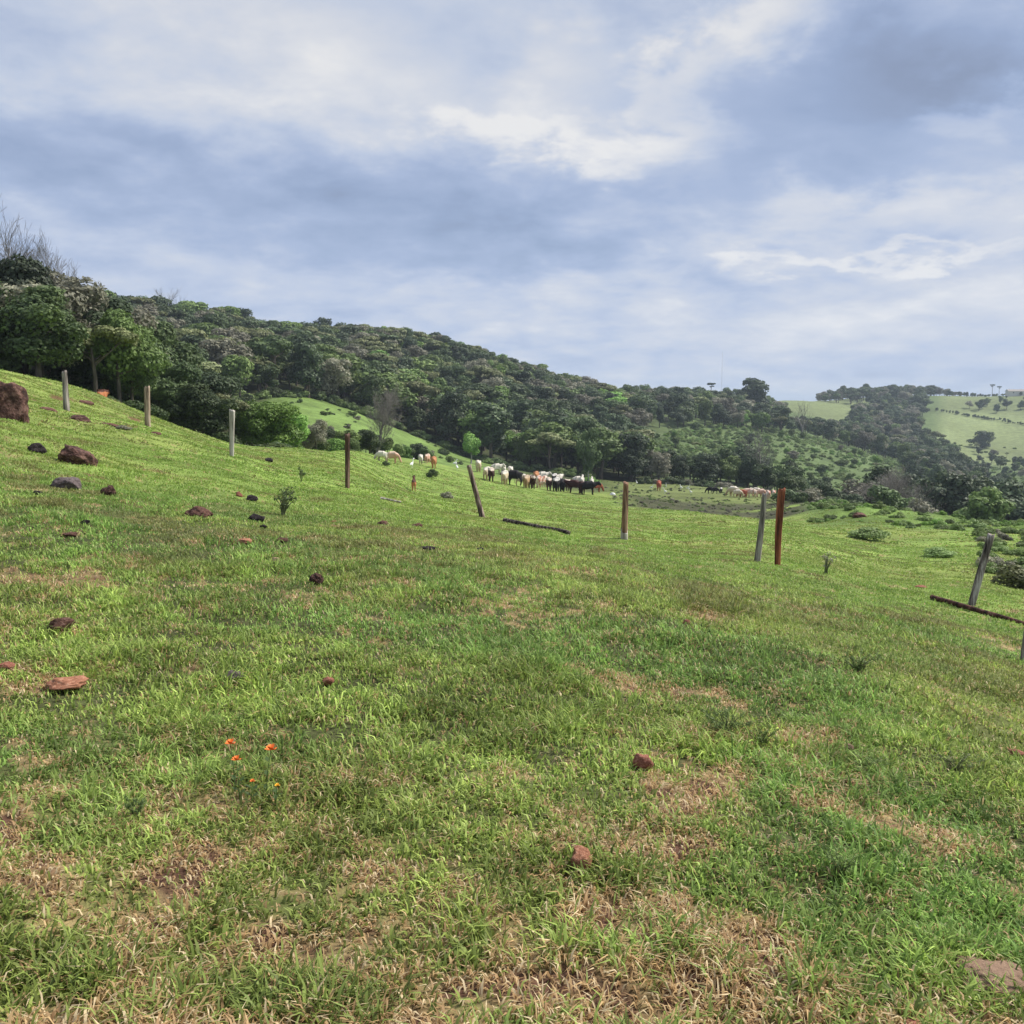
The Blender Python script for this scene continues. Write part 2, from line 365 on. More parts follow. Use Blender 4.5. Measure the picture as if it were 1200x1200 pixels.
def build_ground():
    fine = np.linspace(-0.62, 0.62, 760)
    coarse = np.linspace(0.62, 2 * math.pi - 0.62, 90)[1:-1]
    az = np.concatenate([fine, coarse]); na = len(az)
    lr = np.concatenate([np.linspace(math.log(0.5), math.log(1.5), 14)[:-1], np.linspace(math.log(1.5), math.log(300), 560)[:-1], np.linspace(math.log(300), math.log(8500), 190)])
    rr = np.exp(lr); nr = len(rr)
    A, RR = np.meshgrid(az, rr)
    x = (RR * np.sin(A)).ravel(); y = (RR * np.cos(A)).ravel()
    z = ground_z(x, y); col = ground_colour(x, y)
    V = np.stack([x, y, z], 1)
    i = np.arange(nr - 1)[:, None] * na; j = np.arange(na)[None, :]; j2 = (j + 1) % na
    Q = np.stack([i + j, i + j2, i + na + j2, i + na + j], 2).reshape(-1, 4)[:, ::-1]
    V = np.vstack([V, [[0, 0, gz(0, 0)]]]); col = np.vstack([col, col[:1]])
    me = mesh_np('ground', V, Q, {'col': col}, True)
    # the small disc under the viewer
    import bmesh
    bm = bmesh.new(); bm.from_mesh(me); bm.verts.ensure_lookup_table(); c = bm.verts[len(V) - 1]
    for k in range(na): bm.faces.new((c, bm.verts[(k + 1) % na], bm.verts[k])).smooth = True
    bm.to_mesh(me); bm.free()
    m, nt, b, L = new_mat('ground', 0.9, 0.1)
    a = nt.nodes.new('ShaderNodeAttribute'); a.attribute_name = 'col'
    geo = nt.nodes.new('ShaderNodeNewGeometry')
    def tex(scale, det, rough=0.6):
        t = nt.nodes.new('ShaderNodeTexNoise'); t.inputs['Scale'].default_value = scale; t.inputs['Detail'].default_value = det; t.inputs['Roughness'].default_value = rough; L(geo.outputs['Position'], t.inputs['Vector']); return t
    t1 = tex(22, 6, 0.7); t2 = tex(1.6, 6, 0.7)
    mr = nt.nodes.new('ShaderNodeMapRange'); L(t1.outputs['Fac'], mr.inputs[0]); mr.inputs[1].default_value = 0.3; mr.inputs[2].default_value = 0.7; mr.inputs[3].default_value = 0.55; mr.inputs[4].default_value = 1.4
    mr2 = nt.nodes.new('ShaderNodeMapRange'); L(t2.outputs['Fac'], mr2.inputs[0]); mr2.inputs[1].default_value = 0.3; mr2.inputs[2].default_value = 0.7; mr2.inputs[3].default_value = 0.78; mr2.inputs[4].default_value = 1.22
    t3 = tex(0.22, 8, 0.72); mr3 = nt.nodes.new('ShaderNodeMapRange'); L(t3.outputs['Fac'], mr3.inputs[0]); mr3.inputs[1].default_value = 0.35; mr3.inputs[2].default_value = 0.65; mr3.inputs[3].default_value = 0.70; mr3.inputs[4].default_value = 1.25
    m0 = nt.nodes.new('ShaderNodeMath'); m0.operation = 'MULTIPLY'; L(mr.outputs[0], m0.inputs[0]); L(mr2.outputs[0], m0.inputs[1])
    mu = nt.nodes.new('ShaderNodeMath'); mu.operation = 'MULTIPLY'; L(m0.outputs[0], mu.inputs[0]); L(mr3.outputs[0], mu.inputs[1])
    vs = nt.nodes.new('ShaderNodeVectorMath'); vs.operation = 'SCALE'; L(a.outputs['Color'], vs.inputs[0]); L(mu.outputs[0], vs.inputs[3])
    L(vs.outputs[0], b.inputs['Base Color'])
    bp = nt.nodes.new('ShaderNodeBump'); bp.inputs['Strength'].default_value = 0.6; bp.inputs['Distance'].default_value = 0.03; L(t1.outputs['Fac'], bp.inputs['Height']); L(bp.outputs[0], b.inputs['Normal'])
    o = obj('ground', me, m); tag(o, kind='structure')
build_ground()

# ------------------------------------------------------------------ grass: every blade is real
def build_grass():
    rg = np.random.default_rng(3)
    Vs, Fs, Cs = [], [], []; off = 0
    bands = [ # r0, r1, blades per m2, length, width, type
        (1.7, 3.6, 13000, 0.056, 0.0072), (3.6, 6.0, 8500, 0.056, 0.0074), (6.0, 9.5, 5200, 0.056, 0.0082), (9.5, 15, 2500, 0.052, 0.0100),
        (15, 26, 950, 0.050, 0.016), (26, 50, 250, 0.058, 0.032), (50, 112, 42, 0.07, 0.075)]
    for bi, (r0, r1, dens, ln, wd) in enumerate(bands):
        ha = 0.60
        n = int(0.5 * (r1 * r1 - r0 * r0) * 2 * ha * dens)
        # most blades grow in tufts and lean outward from the tuft's heart
        k = 22; sg = (0.036 + 0.0035 * r0); nt_ = max(1, int(n * 0.62 / k)); nl = n - nt_ * k
        def spots(m):
            rr_ = np.sqrt(rg.uniform(r0 * r0, r1 * r1, m)); aa = rg.uniform(-ha, ha, m); return rr_ * np.sin(aa), rr_ * np.cos(aa)
        tx, ty = spots(nt_); size = rg.uniform(0.6, 1.5, nt_); tone = rg.uniform(0.55, 1.5, nt_); tdry = rg.uniform(-0.35, 0.25, nt_)
        ox = rg.normal(0, 1, (nt_, k)) * (sg * size)[:, None]; oy = rg.normal(0, 1, (nt_, k)) * (sg * size)[:, None]
        lx, ly = spots(nl)
        x = np.concatenate([(tx[:, None] + ox).ravel(), lx]); y = np.concatenate([(ty[:, None] + oy).ravel(), ly])
        ang = np.concatenate([np.arctan2(oy, ox).ravel() + rg.normal(0, 0.5, nt_ * k), rg.uniform(-math.pi, math.pi, nl)])
        tone = np.concatenate([np.repeat(tone, k), rg.uniform(0.6, 1.1, nl)]); tdry = np.concatenate([np.repeat(tdry, k), np.full(nl, 0.08)])
        tsz = np.concatenate([np.repeat(size, k), np.full(nl, 0.75)]); n = len(x); r = np.hypot(x, y)
        # blades gather in clumps
        cl = fbm(x, y, 0.16 + 0.012 * r0, 2, 121); d = dry_field(x, y)
        lush = fbm(x, y, 0.75, 3, 131)
        pdry = smooth(0.42, 0.72, d)
        keep = rg.random(n) < np.clip(0.45 + 1.3 * (cl - 0.28), 0.3, 1) * (1 - 0.15 * pdry)
        if r1 > 60:
            p = px_of(x, y); keep &= ~((p + rg.normal(0, 18, n) > 715) & (r + rg.normal(0, 3, n) > 82))
            keep &= ~((p < 300) & (r > 62))
        x, y, r, cl, d, lush, pdry, ang, tone, tdry, tsz = (q[keep] for q in (x, y, r, cl, d, lush, pdry, ang, tone, tdry, tsz)); n = len(x)
        z = ground_z(x, y)
        isdry = rg.random(n) < (0.17 + 0.78 * pdry + tdry * smooth(0.0, 0.5, pdry)) * (1 - 0.6 * smooth(6, 16, r)) 
        L_ = ln * (0.45 + 1.0 * rg.random(n)) * (0.75 + (0.65 - 0.4 * smooth(8, 20, r)) * smooth(0.42, 0.72, lush)) * (0.8 + 0.4 * smooth(0.3, 0.7, cl))
        L_ = np.where(isdry, L_ * 0.85, L_) * (0.55 + 0.5 * tsz)
        W = wd * (0.6 + 0.8 * rg.random(n)) * np.where(isdry, 0.8, 1.0)
        # lean: dry blades lie nearly flat, green ones arch
        tilt = np.where(isdry, rg.uniform(0.95, 1.5, n), rg.uniform(0.5, 1.42, n))
        th = ang
        ux, uy = np.cos(th), np.sin(th)
        ph = th + math.pi / 2 + rg.normal(0, 0.5, n); wx, wy = np.cos(ph), np.sin(ph)
        h1 = L_ * 0.5; t1 = tilt * 0.55; t2 = np.minimum(tilt * 1.35, 1.75)
        mx_, my_, mz_ = x + ux * h1 * np.sin(t1), y + uy * h1 * np.sin(t1), z + h1 * np.cos(t1)
        ex, ey, ez = mx_ + ux * h1 * np.sin(t2), my_ + uy * h1 * np.sin(t2), np.maximum(mz_ + h1 * np.cos(t2), z + 0.004)
        hw = W / 2; z0 = z - 0.008
        P = np.stack([
            np.stack([x - wx*hw, y - wy*hw, z0], 1), np.stack([x + wx*hw, y + wy*hw, z0], 1),
            np.stack([mx_ - wx*hw*.9, my_ - wy*hw*.9, mz_], 1), np.stack([mx_ + wx*hw*.9, my_ + wy*hw*.9, mz_], 1),
            np.stack([ex, ey, ez], 1)], 1)
        # colours of blades
        u = rg.random(n)[:, None]; v = rg.random(n)[:, None]
        g = np.array([0.135, 0.215, 0.034]) * (1 - u) + np.array([0.40, 0.50, 0.125]) * u
        bl = (smooth(0.40, 0.62, fbm(x, y, 1.6, 3, 141)) * 0.55)[:, None]
        g = g * (1 - bl) + (np.array([0.120, 0.235, 0.055]) * (0.7 + 1.0 * v)) * bl
        far = smooth(9, 22, r)[:, None]
        g = g * (1 - far) + (np.array([0.235, 0.345, 0.070]) * (0.8 + 0.4 * v)) * far
        ol = (smooth(0.47, 0.66, fbm(x, y, 6, 4, 60)) * 0.5)[:, None]
        g = g * (1 - ol) + np.array([0.27, 0.315, 0.080]) * ol
        mot = fbm(x, y, 0.30 + 0.02 * r0, 3, 171)[:, None]; fl = 1.1 - 0.75 * far; g = g * (1 + (0.95 * mot - 0.40) * fl) * (1 + (tone[:, None] - 1) * fl)
        br = (smooth(0.58, 0.70, fbm(x, y, 0.5 + 0.02 * r0, 3, 181)) * smooth(6, 12, r) * 0.6)[:, None]; g = g * (1 - br) + np.array([0.22, 0.17, 0.08]) * br
        pd = pdry[:, None]
        g = g * (1 - 0.3 * pd) + np.array([0.26, 0.28, 0.08]) * 0.3 * pd
        s = np.array([0.58, 0.41, 0.20]) * (1 - u) + np.array([0.36, 0.22, 0.11]) * u
        s = np.where(v > 0.72, np.array([0.68, 0.55, 0.34]), s)
        s = s * (0.5 + 0.5 * tone[:, None])
        colr = np.where(isdry[:, None], s, g)
        Vs.append(P.reshape(-1, 3)); Cs.append(np.repeat(colr, 5, 0))
        b = off + np.arange(n)[:, None] * 5
        Fs.append(np.stack([b + 0, b + 1, b + 3, b + 0, b + 3, b + 2, b + 2, b + 3, b + 4], 2).reshape(-1, 3))
        off += n * 5
    V = np.vstack(Vs); Fc = np.vstack(Fs); Cc = np.vstack(Cs)
    print('grass blades', len(V) // 5)
    me = mesh_np('pasture_grass', V, Fc, {'col': Cc})
    m, nt, b_, L = new_mat('grass', 0.55, 0.25)
    a = nt.nodes.new('ShaderNodeAttribute'); a.attribute_name = 'col'; L(a.outputs['Color'], b_.inputs['Base Color'])
    tr = nt.nodes.new('ShaderNodeBsdfTranslucent'); L(a.outputs['Color'], tr.inputs[0])
    mx = nt.nodes.new('ShaderNodeMixShader'); mx.inputs[0].default_value = 0.38; L(b_.outputs[0], mx.inputs[1]); L(tr.outputs[0], mx.inputs[2]); L(mx.outputs[0], nt.nodes['Material Output'].inputs['Surface'])
    o = obj('pasture_grass', me, m); tag(o, 'short grazed pasture grass, green with straw coloured dry blades', 'grass', kind='stuff')
build_grass()

# ------------------------------------------------------------------ tubes, rocks, posts
def tube(pts, rads, n=8, cap=True):
    pts = [np.array(p, float) for p in pts]; V = []; Q = []
    for i, p in enumerate(pts):
        t = pts[min(i + 1, len(pts) - 1)] - pts[max(i - 1, 0)]; t /= (np.linalg.norm(t) + 1e-9)
        ref = np.array([0, 1.0, 0]) if abs(t[1]) < 0.9 else np.array([1.0, 0, 0])
        u = np.cross(t, ref); u /= np.linalg.norm(u); v = np.cross(t, u)
        for k in range(n):
            a = 2 * math.pi * k / n; V.append(p + rads[i] * (math.cos(a) * u + math.sin(a) * v))
    for i in range(len(pts) - 1):
        for k in range(n):
            a = i * n + k; b = i * n + (k + 1) % n; Q.append((a, b, b + n, a + n))
    if cap:
        V.append(pts[-1] + 0.0); c = len(V) - 1; o = (len(pts) - 1) * n
        for k in range(n): Q.append((o + k, o + (k + 1) % n, c, c))
    return np.array(V), Q
class MB:
    def __init__(s): s.v = []; s.f = []; s.n = 0
    def add(s, V, Q):
        s.v.append(np.asarray(V, float)); s.f += [tuple(i + s.n for i in dict.fromkeys(q)) for q in Q]; s.n += len(V)
    def tube(s, *a, **k): V, Q = tube(*a, **k); s.add(V, Q)
    def mesh(s, name, sm=True):
        me = bpy.data.meshes.new(name); me.from_pydata(np.vstack(s.v).tolist(), [], s.f); me.update()
        if sm: me.polygons.foreach_set('use_smooth', np.ones(len(me.polygons), bool))
        return me
import bmesh
from mathutils import Vector, noise as mnoise
def rock_mesh(name, seed, sub=3, angular=0.5):
    rr = random.Random(seed); bm = bmesh.new(); bmesh.ops.create_icosphere(bm, subdivisions=sub, radius=1)
    planes = []
    for k in range(9):
        d = Vector((rr.gauss(0, 1), rr.gauss(0, 1), rr.gauss(0, 1))).normalized(); planes.append((d, rr.uniform(0.62, 0.92)))
    off = Vector((seed * 3.1, 0, 0))
    for v in bm.verts:
        p = v.co.copy()
        for d, h in planes:
            e = p.dot(d) - h
            if e > 0: p -= d * e * angular * 1.6 if angular * 1.6 < 1 else d * e
        nn = mnoise.fractal(p * 1.6 + off, 1.0, 2.0, 4)
        p *= 1 + 0.20 * nn + 0.05 * mnoise.noise(p * 7 + off)
        v.co = p
    me = bpy.data.meshes.new(name); bm.to_mesh(me); bm.free()
    me.polygons.foreach_set('use_smooth', np.ones(len(me.polygons), bool))
    return me
def S(*c): return lin(*c)
ROCK = {
 'maroon': noise_mat('rock_maroon', [(0.35, (0.022, 0.012, 0.010)), (0.5, (0.075, 0.036, 0.028)), (0.68, (0.24, 0.14, 0.11))], 3.5, bump=0.8, dist=0.05),
 'dark': noise_mat('rock_dark', [(0.3, (0.014, 0.011, 0.012)), (0.55, (0.042, 0.032, 0.034)), (0.8, (0.12, 0.10, 0.10))], 4, bump=0.8, dist=0.05),
 'brown': noise_mat('rock_brown', [(0.3, (0.05, 0.024, 0.018)), (0.55, (0.15, 0.075, 0.055)), (0.8, (0.30, 0.20, 0.16))], 4, bump=0.8, dist=0.03),
 'red': noise_mat('rock_red', [(0.3, (0.09, 0.032, 0.022)), (0.52, (0.26, 0.10, 0.065)), (0.72, (0.40, 0.22, 0.16))], 5, bump=0.6, dist=0.01),
 'orange': noise_mat('rock_orange', [(0.3, (0.13, 0.055, 0.032)), (0.52, (0.33, 0.145, 0.085)), (0.72, (0.46, 0.28, 0.19))], 5, bump=0.6, dist=0.01),
 'pink': noise_mat('rock_pink', [(0.25, (0.25, 0.14, 0.11)), (0.55, (0.42, 0.25, 0.19)), (0.8, (0.55, 0.42, 0.35))], 5, bump=0.6, dist=0.01),
 'grey': noise_mat('rock_grey', [(0.3, (0.06, 0.045, 0.045)), (0.55, (0.14, 0.11, 0.11)), (0.8, (0.26, 0.22, 0.21))], 5, bump=0.7, dist=0.02),
 'tan': noise_mat('rock_tan', [(0.25, (0.14, 0.09, 0.06)), (0.55, (0.24, 0.155, 0.105)), (0.8, (0.34, 0.24, 0.175))], 7, bump=0.7, dist=0.01),
}
# px, py (centre), width and height in photo pixels, colour, name, label, tilt
ROCKS = [
 (5, 469, 50, 50, 'maroon', 'boulder', 'big maroon brown boulder on the hillside cut by the left edge', 0.2),
 (42, 525, 18, 13, 'dark', 'rock', 'dark rock with a pale top between the two largest brown boulders', 0),
 (93, 533, 44, 24, 'maroon', 'boulder', 'long reddish brown boulder lying sloped on the left hillside', 0.45),
 (81, 566, 32, 17, 'grey', 'rock', 'flat greyish rock with a red edge just below the long brown boulder', 0.25),
 (128, 575, 16, 12, 'maroon', 'rock', 'small dark brown rock right of the flat greyish rock on the left slope', 0),
 (44, 578, 8, 6, 'dark', 'rock', 'tiny dark rock left of and below the flat greyish rock', 0),
 (100, 613, 9, 5, 'dark', 'rock', 'tiny dark stone in the grass below the small dark brown rock', 0),
 (84, 628, 16, 5, 'brown', 'rock', 'thin flat brown stone low in the grass of the left slope', 0),
 (234, 600, 31, 14, 'brown', 'rock', 'wide brown rock with one dark end on the left slope', 0.2),
 (280, 580, 8, 7, 'red', 'rock', 'little red topped stone beside a dark hump left of the spiky weed', 0),
 (295, 583, 15, 8, 'dark', 'rock', 'dark humped rock just left of the spiky weed', 0),
 (300, 606, 18, 11, 'dark', 'rock', 'larger dark grey rock below and left of the spiky weed', 0),
 (309, 618, 8, 4, 'dark', 'rock', 'very small dark stone just below the larger dark grey rock', 0),
 (286, 635, 17, 8, 'orange', 'rock', 'smooth orange stone on the slope below the spiky weed', 0),
 (331, 634, 14, 6, 'brown', 'rock', 'low dark brown stone right of the smooth orange stone', 0),
 (323, 658, 9, 7, 'pink', 'rock', 'small pale pink stone below the smooth orange stone', 0),
 (371, 679, 16, 14, 'maroon', 'rock', 'dark brown clod shaped rock alone in the middle left grass', 0),
 (450, 613, 14, 8, 'brown', 'rock', 'reddish brown rock right of the dark leaning free post foot, nearest to it', 0),
 (488, 616, 13, 6, 'brown', 'rock', 'dull brown stone left of the backward leaning post', 0),
 (501, 643, 17, 8, 'dark', 'rock', 'dark flat stone below the dull brown stone in mid field', 0),
 (563, 645, 10, 5, 'dark', 'rock', 'small dark stone under the leaning post and left of the dark log', 0),
 (315, 539, 10, 5, 'dark', 'rock', 'small dark stone right of the whitish post near the crest', 0),
 (391, 611, 8, 3, 'orange', 'rock', 'thin orange stone below the dark slender post', 0),
 (73, 731, 24, 16, 'brown', 'rock', 'round brown stone in the straw coloured grass at the left', 0),
 (80, 804, 40, 11, 'orange', 'rock', 'long flat orange brown stone in the left foreground grass', 0),
 (8, 784, 17, 8, 'red', 'rock', 'flat red stone at the left edge above the long orange one', 0),
 (273, 795, 22, 10, 'grey', 'rock', 'grey stone half sunk in grass above the orange flowers', 0),
 (385, 801, 13, 10, 'red', 'rock', 'small red stone right of the grey half sunk stone', 0),
 (753, 896, 22, 19, 'red', 'rock', 'upright red stone chip in the foreground right of centre', 0),
 (681, 1010, 30, 23, 'orange', 'rock', 'rounded orange tan stone in the bottom centre foreground', 0),
 (805, 731, 9, 6, 'red', 'rock', 'tiny red stone alone in the grass above the upright red chip', 0),
 (993, 879, 13, 8, 'tan', 'rock', 'small tan stone in the grass right of the tall dark weeds', 0),
 (995, 920, 14, 7, 'brown', 'rock', 'brown stone just below the small tan stone', 0),
 (1190, 884, 15, 6, 'red', 'rock', 'red stone sliver at the right edge of the foreground', 0),
 (275, 648, 8, 5, 'dark', 'rock', 'small dark stone just below left of the smooth orange stone', 0),
 (718, 579, 7, 4, 'white', 'rock', 'pale white stone on the field edge right of the herd', 0),
]
ROCK['white'] = noise_mat('rock_white', [(0.3, (0.5, 0.5, 0.48)), (0.7, (0.75, 0.75, 0.72))], 3)
def build_rocks():
    for i, (px, py, w, h, c, nm, lab, tilt) in enumerate(ROCKS):
        hh = h * (0.42 if h > 7 else 0.3)
        x, y, z, r = hit(px, py + hh)
        mpp = math.sqrt(r * r + (EYE - z) ** 2) / F
        sx = w * mpp / 2 * 1.04; sz = h * mpp / 2 * 1.12
        me = rock_mesh(nm, i + 3, 4 if w > 12 else 3, 0.6)
        o = obj(nm, me, ROCK[c], loc=(x, y, z + sz * (0.7 if r < 6 else 0.4) + (0.012 if r < 12 else 0))); o.scale = (sx, sx * 0.75, sz)
        o.rotation_euler = (0, tilt, -math.atan2(x, y) + rnd.uniform(-0.25, 0.25))
        tag(o, lab, 'boulder' if nm == 'boulder' else 'rock', 'stones scattered over the pasture')
build_rocks()

def wood_mat(name, c0, c1, c2):
    return noise_mat(name, [(0.38, c0), (0.5, c1), (0.62, c2)], 14, (1, 1, 0.10), rough=0.85, bump=0.9, detail=8, bscale=22, dist=0.012)
def post_mesh(name, top, h, r0, r1, seed, flat=1.0, ragged=0.05, bend=0.0):
    """a split trunk post: bent, fluted and with a broken top; top = horizontal offset of its head"""
    rr = random.Random(seed); n = 18; rings = 26; V = []; Q = []
    ph = [rr.uniform(0, 6.28) for _ in range(4)]
    for i in range(rings + 1):
        t = i / rings; zz = -0.25 + (h + 0.25) * t
        k = max(zz, 0) / h
        cx = top[0] * k + bend * math.sin(math.pi * k) ; cy = top[1] * k
        for j in range(n):
            a = 2 * math.pi * j / n
            rad = (r0 + (r1 - r0) * k) * (1 + 0.10 * math.sin(2 * a + ph[0]) + 0.07 * math.sin(5 * a + ph[1] + zz * 1.3) + 0.07 * mnoise.noise(Vector((math.cos(a) * 1.4, math.sin(a) * 1.4, zz * 3 + seed))))
            dz = 0
            if i == rings: dz = ragged * (mnoise.noise(Vector((math.cos(a) * 1.2 + seed, math.sin(a) * 1.2, 0))) * 1.5 + 0.4 * math.cos(a + ph[2]))
            elif i == rings - 1: dz = ragged * 0.3 * math.cos(a + ph[2])
            V.append((cx + rad * math.cos(a), cy + rad * math.sin(a) * flat, zz + dz))
    for i in range(rings):
        for j in range(n):
            a = i * n + j; b = i * n + (j + 1) % n; Q.append((a, b, b + n, a + n))
    V.append((top[0], top[1], h - ragged * 0.4)); c = len(V) - 1
    for j in range(n): Q.append((rings * n + j, rings * n + (j + 1) % n, c))
    me = bpy.data.meshes.new(name); me.from_pydata(V, [], Q); me.update()
    me.polygons.foreach_set('use_smooth', np.ones(len(me.polygons), bool))
    return me
WOOD = {
 'grey': wood_mat('wood_grey', (0.07, 0.06, 0.055), (0.22, 0.19, 0.17), (0.42, 0.38, 0.34)),
 'tan': wood_mat('wood_tan', (0.10, 0.065, 0.045), (0.28, 0.20, 0.15), (0.46, 0.36, 0.28)),
 'white': wood_mat('wood_white', (0.20, 0.17, 0.15), (0.42, 0.38, 0.34), (0.60, 0.55, 0.50)),
 'dark': wood_mat('wood_dark', (0.03, 0.018, 0.014), (0.10, 0.055, 0.04), (0.26, 0.17, 0.13)),
 'mossy': wood_mat('wood_mossy', (0.04, 0.03, 0.024), (0.16, 0.11, 0.09), (0.40, 0.32, 0.26)),
 'split': wood_mat('wood_split', (0.05, 0.032, 0.025), (0.22, 0.12, 0.075), (0.40, 0.26, 0.18)),
 'red': wood_mat('wood_red', (0.06, 0.022, 0.014), (0.20, 0.062, 0.032), (0.34, 0.13, 0.07)),
 'mottled': wood_mat('wood_mottled', (0.025, 0.02, 0.018), (0.17, 0.14, 0.125), (0.45, 0.41, 0.38)),
 'log': wood_mat('wood_log', (0.015, 0.012, 0.010), (0.06, 0.045, 0.038), (0.20, 0.165, 0.14)),
 'rust': wood_mat('wood_rust', (0.018, 0.009, 0.007), (0.075, 0.030, 0.022), (0.16, 0.075, 0.055)),
}
# foot px, py; head px, py; width px foot, head; wood; label
POSTS = [
 (78, 482, 78, 437, 7.5, 6, 'grey', 'narrow grey fence post farthest left beside the big boulder', 1.0, 0),
 (173, 501, 174.5, 455, 7.5, 7.5, 'tan', 'tan weathered fence post on the crest, second from the left', 1.0, 0),
 (271.5, 536, 274, 482, 5.5, 7, 'white', 'pale whitish fence post in front of the bright green trees', 1.0, 0),
 (407, 573, 408.5, 510, 6, 7, 'dark', 'slender dark brown fence post in front of the second pasture', 1.0, 0),
 (565, 607, 549.5, 546, 8, 6, 'mossy', 'mossy fence post leaning back to the left beside the cattle herd', 1.0, 0),
 (731.5, 633, 732.5, 566, 9.5, 7.5, 'split', 'thick split fence post with orange bare wood and white foot', 1.0, 0),
 (887, 660, 893.5, 578, 8, 6, 'grey', 'grey weathered fence post standing beside the red one', 1.0, 0.01),
 (911, 664, 913.5, 573, 7, 9.5, 'red', 'red brown fence post wider at its head beside the grey one', 1.0, -0.02),
 (1138.5, 711, 1157, 625, 9.5, 8.5, 'mottled', 'mottled grey fence post leaning right beside the long fallen beam', 1.0, 0),
]
def build_posts():
    for i, (fx, fy, hx, hy, w0, w1, wd, lab, fl, bend) in enumerate(POSTS):
        x, y, z, r = hit(fx, fy - 1)
        D = math.sqrt(r * r + (EYE - z) ** 2)
        mpp = r / F * (pixdir(fx, fy)[1] / math.hypot(*pixdir(fx, fy)[:2]))
        h = (fy - hy) * mpp * 1.0; tx = (hx - fx) * mpp
        me = post_mesh('fence_post', (tx, 0.0), h, w0 * mpp / 2 * .87, w1 * mpp / 2 * .87, i * 7 + 2, fl, 0.04, bend)
        o = obj('fence_post', me, WOOD[wd], loc=(x, y, z), rot=(0, 0, 0))
        tag(o, lab, 'fence post', 'old wooden fence posts across the pasture')
        if wd == 'split':
            # white lichen round the foot
            me2 = post_mesh('lichen_foot', (0, 0.0), h * 0.14, w0 * mpp / 2 * .93, w0 * mpp / 2 * 0.88, i * 7 + 2, fl, 0.16, 0)
            obj('lichen_foot', me2, WOOD['white'], parent=o)
    # the cut-off grey stake at the right edge
    x, y, z, r = hit(1198, 778); mpp = r / F
    o = obj('fence_stake', post_mesh('fence_stake', (0.02, 0), 40 * mpp, 2.6 * mpp, 2.2 * mpp, 91, 1, 0.02), WOOD['grey'], loc=(x, y, z))
    tag(o, 'thin short grey stake at the right edge under the fallen beam', 'stake')
build_posts()
def build_logs():
    def log(name, a, b, w, mat, lab, cat, seed):
        xa, ya, za, ra = hit(*a); xb, yb, zb, rb = hit(*b); n = 14; rr = random.Random(seed)
        rad = w * (ra + rb) / 2 / F / 2; pts = []; rads = []
        for i in range(n + 1):
            t = i / n; x = xa + (xb - xa) * t; y = ya + (yb - ya) * t
            z = za + (zb - za) * t + rad * 0.75
            z = max(z, gz(x, y) + rad * 0.45)
            pts.append((x - xa, y - ya + rr.uniform(-.1, .1) * rad, z - za + rr.uniform(-.05, .05) * rad)); rads.append(rad * (0.93 + 0.14 * rr.random()) * (1 - 0.25 * t))
        mb = MB(); mb.tube([pts[0]] + pts, [0.001] + rads, 10)
        o = obj(name, mb.mesh(name), mat, loc=(xa, ya, za)); tag(o, lab, cat)
    log('fallen_log', (591, 612), (667, 627), 6, WOOD['log'], 'dark rotten log lying in the grass between leaning and split posts', 'log', 1)
    log('fallen_stick', (446, 585), (470, 590), 3.2, WOOD['grey'], 'thin grey stick on the grass right of the slender dark post', 'stick', 2)
    log('fallen_beam', (1092, 702), (1215, 738), 6, WOOD['rust'], 'long dark rusty brown beam lying at the foot of the mottled post', 'beam', 3)
build_logs()

# ------------------------------------------------------------------ trees
def crown_arrays(seed, lobes, nleaf, leaf, flat=0.0, inner=0.25, elong=1.0):
    rg = np.random.default_rng(seed); Cn = np.array([l[:3] for l in lobes]); Rd = np.array([l[3:6] for l in lobes])
    area = (Rd[:, 0] * Rd[:, 1] + Rd[:, 0] * Rd[:, 2]); pr = area / area.sum()
    k = rg.choice(len(lobes), nleaf, p=pr)
    d = rg.normal(size=(nleaf, 3)); d /= np.linalg.norm(d, axis=1)[:, None]
    d[:, 2] = np.where((d[:, 2] < -0.3) & (rg.random(nleaf) < 0.6), -d[:, 2], d[:, 2])
    rad = np.where(rg.random(nleaf) < inner, rg.uniform(0.3, 0.85, nleaf), rg.uniform(0.84, 1.08, nleaf))
    # ragged surface
    bump = 1 + 0.12 * np.sin(d[:, 0] * 7 + k) * np.sin(d[:, 1] * 6 + 2 * k) + 0.08 * np.sin(d[:, 2] * 11 + 3 * k)
    P = Cn[k] + d * Rd[k] * (rad * bump)[:, None]
    nrm = d + rg.normal(0, 0.45, (nleaf, 3)); nrm[:, 2] += flat; nrm /= np.linalg.norm(nrm, axis=1)[:, None]
    t = np.cross(nrm, rg.normal(size=(nleaf, 3))); t /= np.linalg.norm(t, axis=1)[:, None]; b = np.cross(nrm, t)
    s = leaf * rg.uniform(0.55, 1.25, nleaf)[:, None]; e = s * elong
    q = np.stack([P - t * s * .5 - b * e * .2, P + t * s * 0.1 - b * e * .55, P + t * s * .55 + b * e * .1, P - t * s * .05 + b * e * .55], 1)
    tone_l = rg.uniform(-0.16, 0.16, len(lobes))[k]
    tone = np.clip(0.5 + tone_l + rg.normal(0, 0.14, nleaf), 0, 1)
    return q.reshape(-1, 3), np.repeat(tone, 4), nleaf
def crown_mesh(name, *a, **k):
    V, T, n = crown_arrays(*a, **k)
    return mesh_np(name, V, np.arange(n * 4).reshape(-1, 4), {'tone': T})
